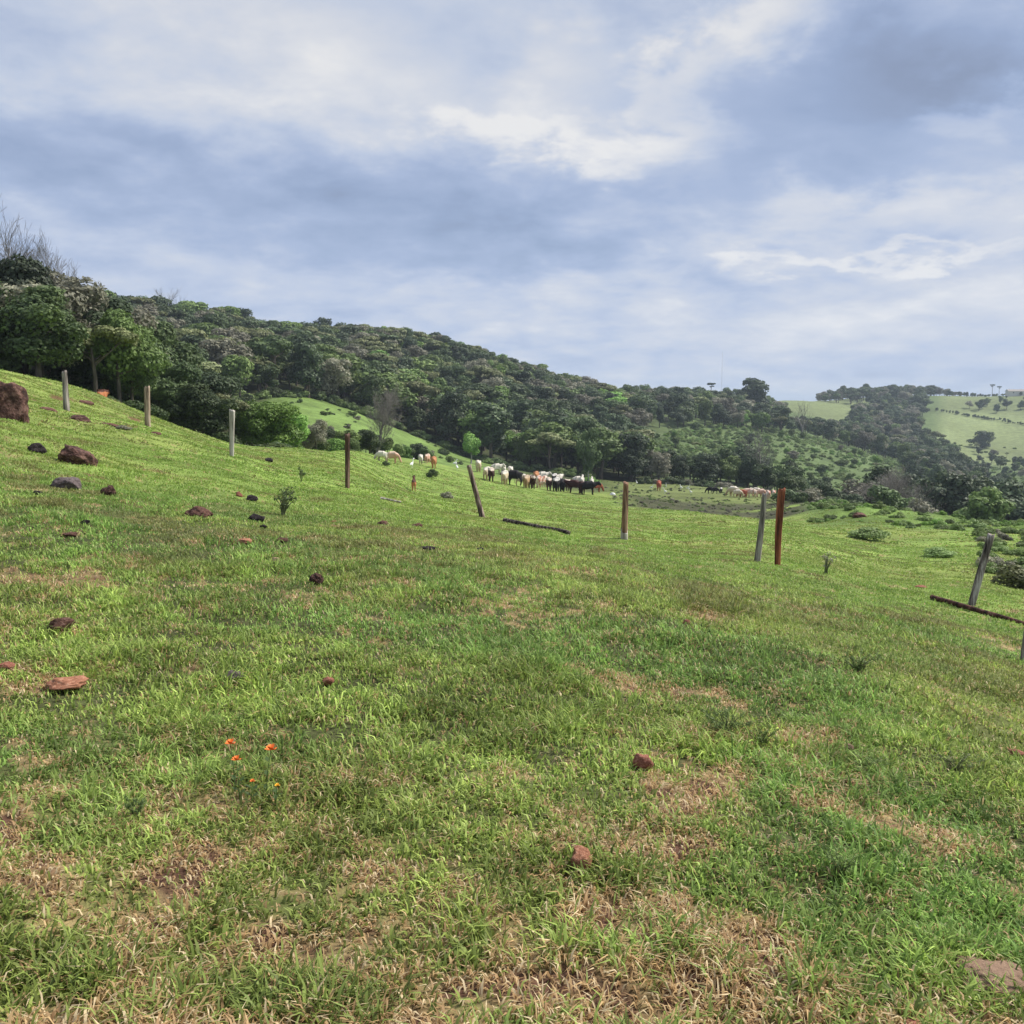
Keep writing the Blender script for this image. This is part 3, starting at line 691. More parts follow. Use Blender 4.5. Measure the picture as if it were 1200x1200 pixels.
def limbs_mesh(name, seed, h, crown_c, tr=0.022, nl=6, twigs=0, spread=1.0):
    rr = random.Random(seed); mb = MB()
    top = (rr.uniform(-.05, .05) * h, rr.uniform(-.05, .05) * h, h * 0.62)
    p = [(0, 0, -0.6)] + [(top[0] * t + 0.012 * h * math.sin(5 * t + seed), top[1] * t, top[2] * t) for t in (0.0, 0.2, 0.45, 0.7, 1.0)]
    mb.tube(p, [tr * h * 1.35, tr * h * 1.3, tr * h, tr * h * .85, tr * h * .7, tr * h * .45], 8)
    for (cx, cy, cz, *_r) in crown_c[:nl]:
        t = rr.uniform(0.45, 0.95); s = (top[0] * t, top[1] * t, top[2] * t)
        m = ((s[0] + cx) / 2 + rr.uniform(-.03, .03) * h, (s[1] + cy) / 2 + rr.uniform(-.03, .03) * h, (s[2] + cz) / 2 - 0.02 * h)
        mb.tube([s, m, (cx, cy, cz)], [tr * h * .45, tr * h * .3, tr * h * .12], 6)
    return mb.mesh(name)
def make_lobes(seed, kind, h):
    rr = random.Random(seed); Ls = []
    if kind == 'round':
        n = rr.randint(9, 13)
        for i in range(n):
            a = rr.uniform(0, 6.28); q = math.sqrt(rr.random()); zz = rr.uniform(0.27, 0.84)
            wid = 0.30 * math.sin(math.pi * min(1, max(0.1, (zz - 0.15) / 0.85))) + 0.04
            s = rr.uniform(0.11, 0.19)
            Ls.append((q * wid * h * math.cos(a), q * wid * h * math.sin(a), zz * h, s * h, s * h, s * h * 0.8))
        Ls.append((0, 0, 0.56 * h, 0.25 * h, 0.25 * h, 0.24 * h))
    elif kind == 'umbrella':
        n = rr.randint(8, 12)
        for i in range(n):
            a = rr.uniform(0, 6.28); q = math.sqrt(rr.random()) * 0.34; s = rr.uniform(0.10, 0.16)
            Ls.append((q * h * math.cos(a), q * h * math.sin(a), h * (0.86 - 0.45 * q + rr.uniform(-.05, .05)), s * h, s * h, s * h * 0.5))
    elif kind == 'tall':
        n = rr.randint(9, 13)
        for i in range(n):
            zz = 0.32 + 0.58 * i / (n - 1); a = rr.uniform(0, 6.28); q = rr.uniform(0.03, 0.14); s = rr.uniform(0.09, 0.14) * (1.15 - 0.4 * abs(zz - 0.6))
            Ls.append((q * h * math.cos(a), q * h * math.sin(a), zz * h, s * h, s * h, s * h * 0.95))
    elif kind == 'low':
        n = rr.randint(8, 12)
        for i in range(n):
            a = rr.uniform(0, 6.28); q = math.sqrt(rr.random()) * 0.5; s = rr.uniform(0.20, 0.34)
            Ls.append((q * h * math.cos(a), q * h * math.sin(a), h * rr.uniform(0.12, 0.72) * (1.1 - q), s * h, s * h, s * h * 0.85))
    return Ls
def bare_mesh(name, seed, h, levels=5, fine=1.0, dens=1.0):
    """leafless tree: forks five deep, each fork a tapering tube"""
    rr = random.Random(seed); mb = MB()
    def grow(p, d, ln, r, lv):
        n = 3; pts = [p]; rad = [r]; q = Vector(p); dd = Vector(d)
        for i in range(n):
            dd = (dd + Vector((rr.gauss(0, .13), rr.gauss(0, .13), rr.gauss(0.04, .09)))).normalized(); q = q + dd * ln / n; pts.append(tuple(q)); rad.append(max(0.009, r * (1 - 0.38 * (i + 1) / n)))
        mb.tube(pts, rad, 6 if lv < 2 else (4 if lv < 4 else 3), cap=False)
        if lv >= levels: return
        k = rr.choice((3, 4, 4)) if lv > 0 else 5
        for i in range(k):
            src = pts[-1] if i < 2 else pts[rr.randint(1, 2)]
            ax = Vector((rr.gauss(0, 1), rr.gauss(0, 1), rr.gauss(0, .5))).normalized()
            nd = (dd + ax * rr.uniform(0.45, 0.95) + Vector((0, 0, .12))).normalized()
            grow(src, nd, ln * rr.uniform(0.62, 0.80), rad[-1] * rr.uniform(0.55, 0.8), lv + 1)
    grow((0, 0, -0.4), (0.05, 0, 1), h * 0.34, h * 0.030, 0)
    me = mb.mesh(name)
    n = len(me.vertices); co = np.zeros(n * 3, np.float32); me.vertices.foreach_get('co', co); co = co.reshape(-1, 3); k = h / co[:, 2].max(); co *= k; me.vertices.foreach_set('co', co.ravel())
    return me
LEAF = {
 'dark': leaf_mat('leaf_dark', (0.030, 0.051, 0.021), (0.079, 0.118, 0.044), (0.168, 0.232, 0.081)),
 'deep': leaf_mat('leaf_deep', (0.026, 0.042, 0.023), (0.063, 0.093, 0.046), (0.128, 0.174, 0.084)),
 'mid': leaf_mat('leaf_mid', (0.058, 0.095, 0.028), (0.139, 0.203, 0.058), (0.255, 0.342, 0.104)),
 'bright': leaf_mat('leaf_bright', (0.064, 0.133, 0.026), (0.151, 0.278, 0.052), (0.278, 0.429, 0.104)),
 'olive': leaf_mat('leaf_olive', (0.087, 0.102, 0.044), (0.186, 0.209, 0.090), (0.302, 0.331, 0.151)),
 'dusty': leaf_mat('leaf_dusty', (0.116, 0.114, 0.081), (0.215, 0.209, 0.148), (0.313, 0.307, 0.220)),
 'scrub': leaf_mat('leaf_scrub', (0.104, 0.151, 0.046), (0.186, 0.261, 0.087), (0.278, 0.371, 0.139)),
}
BARK = noise_mat('bark', [(0.3, (0.05, 0.04, 0.032)), (0.6, (0.13, 0.11, 0.09)), (0.8, (0.24, 0.21, 0.18))], 3, (1, 1, .3))
BARE = noise_mat('bare_bark', [(0.3, (0.12, 0.11, 0.10)), (0.7, (0.26, 0.24, 0.22))], 3, (1, 1, .3))
PALEBARK = noise_mat('pale_bark', [(0.3, (0.22, 0.21, 0.18)), (0.7, (0.42, 0.41, 0.37))], 3, (1, 1, .3))
KINDS = {   # leaf material, crown shape, words
 'dark':   ('dark', 'round'), 'deep': ('deep', 'round'), 'mid': ('mid', 'round'), 'bright': ('bright', 'round'),
 'olive':  ('olive', 'umbrella'), 'dusty': ('dusty', 'round'), 'tall': ('deep', 'tall'), 'flat': ('dark', 'umbrella'),
}
H0 = 10.0
LIB = {}
def lib(kind, var, hires=False):
    key = (kind, var, hires)
    if key not in LIB:
        lm, sh = KINDS[kind]; sd = (sorted(KINDS).index(kind) * 31 + var * 7 + 5)
        lo = make_lobes(sd, sh, H0)
        n = 12000 if hires else 4200; lf = 0.26 if hires else 0.42
        if kind == 'dusty': n = int(n * 0.8); lf *= 0.8
        cm = crown_mesh('crown', sd, lo, n, lf, flat=0.25, inner=0.22, elong=1.5 if kind == 'dusty' else 1.1)
        tm = limbs_mesh('trunk', sd, H0, lo)
        LIB[key] = (cm, tm, LEAF[lm])
    return LIB[key]
def place_tree(kind, var, x, y, z, h, w=1.0, hires=False, bark=None, rz=None):
    cm, tm, lm = lib(kind, var, hires)
    t = empty('tree', (x, y, z - 0.1), rnd.uniform(0, 6.28) if rz is None else rz)
    s = h / H0; t.scale = (s * w, s * w, s)
    obj('crown', cm, lm, parent=t); obj('trunk', tm, bark or BARK, parent=t)
    return t
BAREVAR = {}
def place_bare(var, x, y, z, h, w=1.0, lv=5, rz=None):
    if (var, lv) not in BAREVAR: BAREVAR[(var, lv)] = bare_mesh('bare_branches', 100 + var, H0, lv)
    o = obj('bare_tree', BAREVAR[(var, lv)], BARE, loc=(x, y, z - 0.1), rot=(0, 0, rnd.uniform(0, 6.28) if rz is None else rz)); s = h / H0; o.scale = (s * w, s * w, s)
    return o
WORDS = {'dark': 'dark green rounded tree', 'deep': 'very dark evergreen tree', 'mid': 'mid green leafy tree', 'bright': 'bright light green tree',
         'olive': 'olive flat crowned tree', 'dusty': 'dusty grey brown tree', 'tall': 'tall narrow dark tree', 'flat': 'dark flat crowned tree', 'bare': 'bare leafless grey tree'}
ALL = []      # every single tree: dict(obj, kind, zone, px, r, h)
FAR = []      # trees of the mass: (kind, var, x, y, z, h, w)
def env(table, p):
    xs = [a for a, b in table]; ys = [b for a, b in table]; return float(np.interp(p, xs, ys))
def scatter(zone, n, prange, rfun, hfun, mix, mind, wr=(0.85, 1.25), top=None, seed=0):
    """random spots at least mind metres apart inside a sector of the land"""
    rr = random.Random(seed + 1000); pts = []; tries = 0
    ks = list(mix); wts = [mix[k] for k in ks]
    while len(pts) < n and tries < n * 40:
        tries += 1
        p = rr.uniform(*prange); ra, rb = rfun(p)
        if rb <= ra: continue
        r = math.sqrt(rr.uniform(ra * ra, rb * rb))
        a = px_az(p); x = r * math.sin(a); y = r * math.cos(a)
        if any((x - q[0]) ** 2 + (y - q[1]) ** 2 < mind * mind for q in pts): continue
        pts.append((x, y, p, r))
    xs = np.array([q[0] for q in pts]); ys = np.array([q[1] for q in pts]); zs = ground_z(xs, ys)
    out = []
    for (x, y, p, r), z in zip(pts, zs):
        kind = rr.choices(ks, wts)[0]; h = hfun(p, r, rr)
        if top is not None:     # no tree may stand higher than the skyline seen at that bearing
            lim = (row_of(x, y, z) - top(p)) * r / F
            if lim < 2.0: continue
            h = min(h, lim * rr.uniform(0.72, 1.0) * (1.18 if rr.random() < 0.10 else 1.0))
        out.append(dict(kind=kind, var=rr.randint(0, 2), x=x, y=y, z=float(z), h=h, w=rr.uniform(*wr), px=p, r=r, zone=zone))
    return out

T_NEAR = [(-120, 290), (0, 304), (60, 312), (95, 328), (130, 350), (160, 365), (200, 398), (235, 425), (255, 452), (300, 470), (350, 498), (400, 520)]
SKYL = [(-150, 300), (100, 335), (150, 342), (200, 349), (240, 352), (280, 362), (310, 374), (400, 377), (425, 371), (450, 378), (500, 384), (520, 391), (560, 404), (600, 418), (640, 430), (690, 443), (730, 452), (800, 454), (880, 449), (905, 462)]
FOREST_EDGE = [(-150, 150), (170, 150), (272, 195), (330, 212), (407, 226), (440, 228), (480, 240), (530, 240), (560, 232), (600, 226), (650, 222), (700, 228), (735, 236)]
cand = []
# the wood behind the left crest
near = scatter('near wood behind the left hill crest', 95, (-110, 262), lambda p: (70 if p < 170 else 78, 128), lambda p, r, q: q.uniform(7, 15), dict(dark=4, mid=1, olive=3, dusty=4, deep=2, flat=1), 4.2, top=lambda p: env(T_NEAR, p), seed=1)
# front edge trees to full height
edge = scatter('near wood behind the left hill crest', 26, (-110, 262), lambda p: (66 if p < 170 else 74, 80), lambda p, r, q: q.uniform(5, 9), dict(dark=4, mid=1, olive=3, dusty=2, deep=1), 3.6, top=lambda p: env(T_NEAR, p) + 10, seed=2)
hill = scatter('wooded hillside', 1150, (-120, 745), lambda p: (env(FOREST_EDGE, p), 470 if p < 500 else 560), lambda p, r, q: q.uniform(8, 15), dict(dark=4.5, deep=2.5, mid=5, bright=1.0, olive=4, dusty=3.2, flat=2, tall=1.2), 6.6, wr=(0.9, 1.55), top=lambda p: env(SKYL, p) , seed=3)
# creek-side line, dark
creek = scatter('dark creek side trees', 62, (738, 930), lambda p: (232, 262), lambda p, r, q: q.uniform(6, 11), dict(deep=5, dark=4, mid=1, tall=1, dusty=.5), 4.5, top=lambda p: env([(735, 515), (780, 528), (830, 522), (870, 515), (905, 524), (935, 535)], p), seed=4)
creek2 = scatter('dark creek side trees', 78, (925, 1330), lambda p: (150, 250), lambda p, r, q: q.choice((3, 4, 5, 7, 9, 11, 13)) * q.uniform(.9, 1.1), dict(deep=5, dark=4, mid=.5, tall=1.5, dusty=2.0), 6.2, top=lambda p: env([(925, 545), (960, 560), (1000, 556), (1030, 530), (1075, 535), (1100, 565), (1140, 555), (1170, 535), (1200, 530), (1330, 530)], p), seed=5)
# upper right woods
upper = scatter('woods along the middle ridge', 230, (735, 915), lambda p: (env([(735, 400), (800, 455), (850, 470), (915, 520)], p), 760), lambda p, r, q: q.uniform(9, 15), dict(dark=4, deep=3, mid=3, olive=1.5, dusty=2, bright=.4, tall=.8), 9, top=lambda p: env(SKYL, p), seed=6)
slope = scatter('bushy slope in the middle distance', 70, (740, 1150), lambda p: (300, 500), lambda p, r, q: q.uniform(2.5, 6), dict(mid=4, dark=2, dusty=1, bright=1, olive=2), 10, seed=7)
valley = scatter('dark woods in the far valley', 420, (905, 1125), lambda p: (env([(905, 560), (950, 570), (1040, 575), (1125, 520)], p), env([(905, 800), (950, 860), (1000, 960), (1060, 1050), (1085, 800), (1125, 690)], p)), lambda p, r, q: q.uniform(8, 14), dict(deep=5, dark=5, mid=2, dusty=2.5, olive=2), 8.5, top=lambda p: env([(905, 484), (940, 489), (960, 489), (975, 492), (990, 488), (1000, 470), (1125, 455)], p), seed=8)
valley2 = scatter('dark woods in the far valley', 110, (1060, 1330), lambda p: (430, env([(1060, 600), (1100, 640), (1140, 600), (1200, 500), (1330, 470)], p)), lambda p, r, q: q.uniform(6, 11), dict(deep=5, dark=5, mid=2, dusty=2, olive=1), 9.5, top=lambda p: env([(1060, 510), (1120, 520), (1150, 530), (1200, 545), (1330, 550)], p), seed=9)
ridge = scatter('trees on the far skyline ridge', 300, (955, 1330), lambda p: (985 if p < 1085 else 1165, 1300), lambda p, r, q: q.uniform(10, 17), dict(deep=5, dark=4, dusty=2, flat=1), 11, top=lambda p: env([(955, 461), (985, 452), (1040, 449), (1090, 452), (1115, 458), (1150, 462), (1200, 459), (1330, 455)], p), seed=10)
tuft = scatter('bushes behind the near crest', 34, (330, 505), lambda p: (env([(330, 90), (400, 112), (505, 146)], p), env([(330, 112), (400, 132), (505, 158)], p)), lambda p, r, q: q.uniform(3, 6), dict(mid=3, dark=3, dusty=2, bright=1), 3.2, top=lambda p: env([(330, 494), (370, 492), (385, 505), (420, 500), (440, 508), (470, 515), (505, 524)], p), seed=11)
pasture = scatter('trees of the far right pasture', 60, (1120, 1330), lambda p: (1040, 1160), lambda p, r, q: q.uniform(7, 12), dict(deep=3, dark=3, dusty=3, mid=1), 8, top=lambda p: env([(1120, 470), (1160, 464), (1330, 462)], p), seed=12)
fringe = scatter('dark woods in the far valley', 90, (1085, 1330), lambda p: (600, 800), lambda p, r, q: q.uniform(4, 9), dict(deep=4, dark=4, mid=3, dusty=2, olive=2), 9, top=lambda p: env([(1085, 515), (1200, 522), (1330, 525)], p), seed=14)
hedge = scatter('trees of the far right pasture', 120, (1092, 1330), lambda p: (env([(1092, 1040), (1200, 960), (1330, 900)], p), env([(1092, 1040), (1200, 960), (1330, 900)], p) + 4), lambda p, r, q: q.uniform(1.6, 4.0), dict(deep=3, dark=3), 1.4, seed=13)
for t in near + edge + creek + creek2 + tuft: t['pri'] = 0
for t in hill + upper + slope + valley + valley2 + ridge + pasture + hedge + fringe: t['pri'] = 1
cand = near + edge + creek + creek2 + tuft + hill + upper + slope + valley + valley2 + ridge + pasture + hedge + fringe
# how large each shows; the largest are single trees
for t in cand: t['size'] = t['h'] * F / t['r'] * (1.0 if t['pri'] == 0 else 0.8) * (0.3 if (t['px'] < -40 or t['px'] > 1240) else 1)
cand.sort(key=lambda t: -t['size'])
NSINGLE = 268
for t in cand[:NSINGLE]:
    o = place_tree(t['kind'], t['var'], t['x'], t['y'], t['z'], t['h'], t['w'], hires=t['r'] < 135)
    ALL.append(dict(o=o, **t))
FAR = cand[NSINGLE:]
print('trees', len(cand), 'single', NSINGLE)

def instancer(name, pts, protos, label, cat):
    """one object of many plants: points carrying size, turn and kind, each showing a plant's own mesh"""
    n = len(pts); me = bpy.data.meshes.new(name); me.vertices.add(n)
    me.vertices.foreach_set('co', np.array([p[0:3] for p in pts], np.float32).ravel())
    a = me.attributes.new('sz', 'FLOAT_VECTOR', 'POINT'); a.data.foreach_set('vector', np.array([p[3] for p in pts], np.float32).ravel())
    a = me.attributes.new('turn', 'FLOAT_VECTOR', 'POINT'); a.data.foreach_set('vector', np.array([(0, 0, p[4]) for p in pts], np.float32).ravel())
    a = me.attributes.new('kd', 'INT', 'POINT'); a.data.foreach_set('value', np.array([p[5] for p in pts], np.int32))
    me.update(); o = bpy.data.objects.new(name, me); COL.objects.link(o)
    g = bpy.data.node_groups.new(name, 'GeometryNodeTree')
    g.interface.new_socket('Geometry', in_out='INPUT', socket_type='NodeSocketGeometry'); g.interface.new_socket('Geometry', in_out='OUTPUT', socket_type='NodeSocketGeometry')
    gi = g.nodes.new('NodeGroupInput'); go = g.nodes.new('NodeGroupOutput'); jn = g.nodes.new('GeometryNodeJoinGeometry'); L = g.links.new
    def named(nm, ty):
        q = g.nodes.new('GeometryNodeInputNamedAttribute'); q.data_type = ty; q.inputs['Name'].default_value = nm; return q.outputs['Attribute']
    kd = named('kd', 'INT'); sz = named('sz', 'FLOAT_VECTOR'); tn = named('turn', 'FLOAT_VECTOR')
    for i, objs in enumerate(protos):
        cmp_ = g.nodes.new('FunctionNodeCompare'); cmp_.data_type = 'INT'; cmp_.operation = 'EQUAL'; L(kd, cmp_.inputs[2]); cmp_.inputs[3].default_value = i
        for po in objs:
            oi = g.nodes.new('GeometryNodeObjectInfo'); oi.transform_space = 'ORIGINAL'; oi.inputs['Object'].default_value = po; oi.inputs['As Instance'].default_value = True
            ip = g.nodes.new('GeometryNodeInstanceOnPoints'); L(gi.outputs[0], ip.inputs['Points']); L(cmp_.outputs[0], ip.inputs['Selection']); L(oi.outputs['Geometry'], ip.inputs['Instance'])
            e2r = g.nodes.new('FunctionNodeEulerToRotation'); L(tn, e2r.inputs[0]); L(e2r.outputs[0], ip.inputs['Rotation']); L(sz, ip.inputs['Scale'])
            L(ip.outputs[0], jn.inputs[0])
    L(jn.outputs[0], go.inputs[0])
    md = o.modifiers.new('plants', 'NODES'); md.node_group = g
    tag(o, label, cat, kind='stuff')
    return o
def far_mass():
    protos = []; idx = {}
    for kind in KINDS:
        for v in range(3):
            src = next((t['o'] for t in ALL if t['kind'] == kind and t['var'] == v and t['r'] >= 135), None)
            if src is None: continue
            idx[(kind, v)] = len(protos); protos.append([c for c in src.children])
    def pts(ts):
        out = []
        for t in ts:
            k = (t['kind'], t['var'])
            if k not in idx: k = next((q for q in idx if q[0] == t['kind']), ('dark', next(v for (kk, v) in idx if kk == 'dark')))
            s = t['h'] / H0; out.append((t['x'], t['y'], t['z'] - 0.1, (s * t['w'], s * t['w'], s), rnd.uniform(0, 6.28), idx[k]))
        return out
    instancer('forest', pts(FAR), protos, 'mixed green and grey brown forest filling the far hillside and valley', 'forest')
far_mass()

# ---- named trees
def special(o, label, zone=None):
    nm = 'tree'
    tag(o, label, 'tree')
SPEC = []
def bare_at(px, r, toppy, var, label, w=1.0, lv=5, rz=None):
    x, y, z = at(px, r); h = (row_of(x, y, z) - toppy) * r / F; o = place_bare(var, x, y, z, h, w, lv, rz); tag(o, label, 'tree', 'bare leafless trees'); return o
bare_at(16, 84, 270, 0, 'bare leafless tree standing highest above the wood at the upper left', 0.7, 5, 0.4)
bare_at(-14, 80, 246, 1, 'bare leafless tree half cut off by the left edge', 0.6, 5)
bare_at(44, 90, 290, 2, 'smaller bare tree right of the tallest bare tree at upper left', 0.55, 5)
bare_at(80, 92, 302, 3, 'bare twiggy tree top at the right end of the upper left wood', 0.45, 5)
bare_at(441, 124, 448, 4, 'bare grey tree in front of the second pasture', 0.75, 6, 1.0)
bare_at(205, 420, 338, 5, 'small bare tree on the skyline of the wooded hill, left part', 0.9, 4)
bare_at(884, 236, 498, 6, 'bare crowned tree above the dark creek side trees', 0.9, 5)
bare_at(939, 560, 470, 7, 'grey bare tree between woods left of the far green field', 0.9, 4)
bare_at(1060, 175, 545, 8, 'bare twiggy tree among the dark trees behind the right crest', 1.0, 6)
def tree_at(px, r, toppy, kind, var, label, w=1.0, hires=False, bark=None):
    x, y, z = at(px, r); h = (row_of(x, y, z) - toppy) * r / F; o = place_tree(kind, var, x, y, z, h, w, hires, bark); tag(o, label, 'tree'); return o
tree_at(322, 84, 466, 'bright', 0, 'bright green bushy tree just right of the whitish post', 1.35, True)
tree_at(296, 82, 458, 'bright', 1, 'yellow green leafy tree directly behind the whitish post', 1.0, True)
tree_at(345, 92, 478, 'bright', 2, 'bright green lower tree, right end of the clump by the whitish post', 1.1, True)
tree_at(258, 80, 455, 'olive', 1, 'olive tree with a pale trunk left of the whitish post', 1.0, True, PALEBARK)
tree_at(552, 205, 502, 'bright', 2, 'bright green slender tree at the forest edge above the leaning post', 0.9, False, PALEBARK)
tree_at(690, 200, 500, 'dark', 1, 'dark tree with one tall pale trunk right of the cattle herd', 0.55, False, PALEBARK)
tree_at(1149, 830, 502, 'dark', 1, 'lone dark round tree in the far right pasture', 1.5).location.z -= 3.2
tree_at(899, 540, 488, 'bright', 1, 'bright green round tree between grey trees on the middle ridge', 1.1)
tree_at(883, 640, 446, 'tall', 1, 'tall tree rising above the middle ridge skyline', 1.5)
tree_at(433, 118, 500, 'dark', 0, 'dark bushy tree beside the bare tree by the second pasture', 1.1, True)
tree_at(491, 150, 518, 'deep', 1, 'dark round bush behind the three pale cattle at left', 1.2)
tree_at(372, 100, 490, 'dusty', 1, 'grey brown thin tree right of the bright green clump', 0.9, True)
tree_at(412, 112, 508, 'mid', 1, 'green bush like tree between the dark post and grey brown tree', 1.3, True)
def umbrella_pine(px, r, toppy, label):
    x, y, z = at(px, r); h = (row_of(x, y, z) - toppy) * r / F
    t = empty('araucaria_tree', (x, y, z), rnd.uniform(0, 6)); mb = MB(); mb.tube([(0, 0, -.5), (0, 0, h * .5), (0, 0, h * .93)], [h * .022, h * .018, h * .01], 7); obj('trunk', mb.mesh('trunk'), BARK, parent=t)
    lo = [(0.12 * h * math.cos(a), 0.12 * h * math.sin(a), h * (0.93 + 0.02 * math.sin(3 * a)), h * .075, h * .075, h * .03) for a in [k * 0.9 for k in range(7)]] + [(0, 0, h * .92, h * .12, h * .12, h * .035)] + [(0.12 * h, 0, h * .82, h * .06, h * .06, h * .02), (-.1 * h, .05 * h, h * .80, h * .05, h * .05, h * .02)]
    obj('crown', crown_mesh('crown', 5, lo, 1500, h * 0.035, 0.4), LEAF['deep'], parent=t); tag(t, label, 'tree')
umbrella_pine(1157, 1200, 452, 'umbrella shaped pine on the far right ridge, left of the pair')
umbrella_pine(1165, 1215, 454, 'umbrella shaped pine on the far right ridge, right of the pair')
umbrella_pine(831, 700, 449, 'umbrella shaped pine poking above the middle ridge')
ZW = {'near wood behind the left hill crest': 'left crest wood', 'wooded hillside': 'wooded hillside', 'dark creek side trees': 'creek side trees', 'woods along the middle ridge': 'middle ridge woods',
      'bushy slope in the middle distance': 'bushy middle slope', 'dark woods in the far valley': 'far valley woods', 'trees on the far skyline ridge': 'far skyline ridge', 'bushes behind the near crest': 'gully bushes', 'trees of the far right pasture': 'far right pasture'}
def label_trees():
    from collections import defaultdict
    byz = defaultdict(list)
    def depth(t, zs):
        rs = sorted(q['r'] for q in ALL if q['zone'] == zs); n = len(rs); k = rs.index(t['r'])
        return 'front' if k < n / 3 else ('middle' if k < 2 * n / 3 else 'back')
    ordn = ['first', 'second', 'third', 'fourth', 'fifth', 'sixth', 'seventh', 'eighth', 'ninth', 'tenth', 'eleventh', 'twelfth', 'thirteenth', 'fourteenth', 'fifteenth', 'sixteenth', 'seventeenth', 'eighteenth']
    for t in ALL: byz[(t['zone'], depth(t, t['zone']), t['kind'])].append(t)
    for (zone, dp, kind), ts in byz.items():
        ts.sort(key=lambda t: t['px'])
        for i, t in enumerate(ts):
            pos = ('only such one' if len(ts) == 1 else (ordn[i] if i < len(ordn) else 'last') + ' such from the left')
            tag(t['o'], '%s%s%s in %s rows of the %s' % ('only ' if len(ts) == 1 else (ordn[i] if i < len(ordn) else 'rightmost') + ' ', WORDS[kind], '' if len(ts) == 1 else ' from left', dp, ZW[zone]), 'tree', WORDS[kind] + 's of the ' + ZW[zone])
label_trees()

# ------------------------------------------------------------------ scrub and bushes
def bush_mesh(seed, n, leaf, h=1.0):
    return crown_mesh('foliage', seed, make_lobes(seed, 'low', h), n, leaf, flat=0.1, inner=0.15)
BM = [bush_mesh(301, 2600, 0.075), bush_mesh(302, 2600, 0.075), bush_mesh(303, 2600, 0.075)]
def bush(px, py, w, h, mat, var, label, name='bush'):
    x, y, z, r = hit(px, py); mpp = r / F; o = obj(name, BM[var], mat, loc=(x, y, z - 0.02)); o.scale = (w * mpp / 1.1, w * mpp / 1.1, h * mpp); o.rotation_euler[2] = rnd.uniform(0, 6)
    tag(o, label, 'bush'); return o
bush(507, 560, 12, 11, LEAF['dark'], 0, 'dark round little bush right of the brown calf')
bush(452, 546, 8, 7, LEAF['dark'], 1, 'tiny dark round bush beside the pink brown grazing cow')
bush(524, 584, 13, 10, LEAF['dusty'], 2, 'loose greyish weed between the dark bush and the leaning post')
bush(527, 542, 9, 9, LEAF['mid'], 1, 'small green bush on the second pasture edge above the leaning post')
bush(1020, 633, 40, 15, LEAF['scrub'], 0, 'low green bush on the right mound, left of the two')
bush(1098, 652, 28, 12, LEAF['scrub'], 1, 'low green bush on the right mound nearer the mottled post')
bush(1190, 690, 50, 30, LEAF['olive'], 2, 'dull brown green bush right of the mottled leaning post')
bush(690, 566, 22, 9, LEAF['bright'], 2, 'bright green bush behind the right end of the herd')
bush(143, 503, 18, 6, LEAF['dusty'], 2, 'flat grey weed on the crest left of the tan post')
bush(353, 557, 5, 5, LEAF['olive'], 2, 'thin small sapling foot left of the dark slender post')
def weeds(px, py, h, w, n, mat, label, name, seed, leafy=0.5):
    rr = random.Random(seed); x, y, z, r = hit(px, py); mpp = r / F; H = h * mpp; W = w * mpp
    t = empty(name, (x, y, z)); mb = MB(); q = []
    for i in range(n):
        a = rr.uniform(0, 6.28); sp = rr.uniform(0.1, 0.5) * W; k = rr.uniform(0.55, 1.0)
        b = (rr.uniform(-.08, .08) * W, rr.uniform(-.08, .08) * W, -0.02); tip = (math.cos(a) * sp, math.sin(a) * sp, H * k)
        m = (tip[0] * .35, tip[1] * .35, tip[2] * .55)
        mb.tube([b, m, tip], [min(.006, H * .022) if r < 12 else H * .022, min(.0045, H * .016) if r < 12 else H * .016, .0012 * max(1, r / 6)], 5)
        for j in range(int(14 * leafy)):
            s = rr.uniform(0.3, 1); p = [m[c] + (tip[c] - m[c]) * s if s > .5 else b[c] + (m[c] - b[c]) * s * 2 for c in range(3)]
            q.append((*p, H * .10, H * .10, H * .08))
    obj('stems', mb.mesh('stems'), BARKD, parent=t)
    if q: obj('foliage', crown_mesh('foliage', seed, q, len(q) * 7, H * 0.045, 0.2, elong=2.2), mat, parent=t)
    tag(t, label, 'weed'); return t
BARKD = noise_mat('stem_dark', [(0.3, (0.07, 0.085, 0.04)), (0.7, (0.17, 0.19, 0.09))], 5)
weeds(332, 604, 31, 34, 20, LEAF['dark'], 'dark spiky weed bush standing on the left slope', 'spiky_weed', 1, 0.25)
weeds(353, 566, 20, 10, 3, LEAF['dark'], 'thin single stemmed sapling above the dark spiky weed', 'sapling', 2, 0.7)
weeds(852, 862, 30, 70, 34, LEAF['scrub'], 'tall dark weed tuft in the right of centre foreground grass', 'weed_tuft', 3, 0.3)
weeds(893, 875, 22, 44, 22, LEAF['mid'], 'shorter weed tuft right of the tall dark weed tuft', 'weed_tuft', 4, 0.5)
weeds(1012, 905, 20, 56, 24, LEAF['scrub'], 'weed tuft beside the small tan stone', 'weed_tuft', 5, 0.3)
weeds(1120, 905, 20, 60, 22, LEAF['olive'], 'thin stemmed weed tuft near the right edge of the foreground', 'weed_tuft', 6, 0.3)
weeds(968, 673, 28, 24, 7, LEAF['dusty'], 'thin twiggy weed right of the red brown post', 'weed_tuft', 7, 0.2)
weeds(160, 962, 28, 30, 12, LEAF['mid'], 'small dark leaved weed in the bottom left foreground', 'weed_tuft', 8, 0.5)
weeds(1005, 790, 24, 56, 26, LEAF['mid'], 'green weed tuft in the grass under the fallen beam', 'weed_tuft', 9, 0.4)
weeds(985, 1030, 40, 60, 14, LEAF['mid'], 'leafy green weed in the lush clump of the lower right', 'weed_tuft', 10, 0.3)

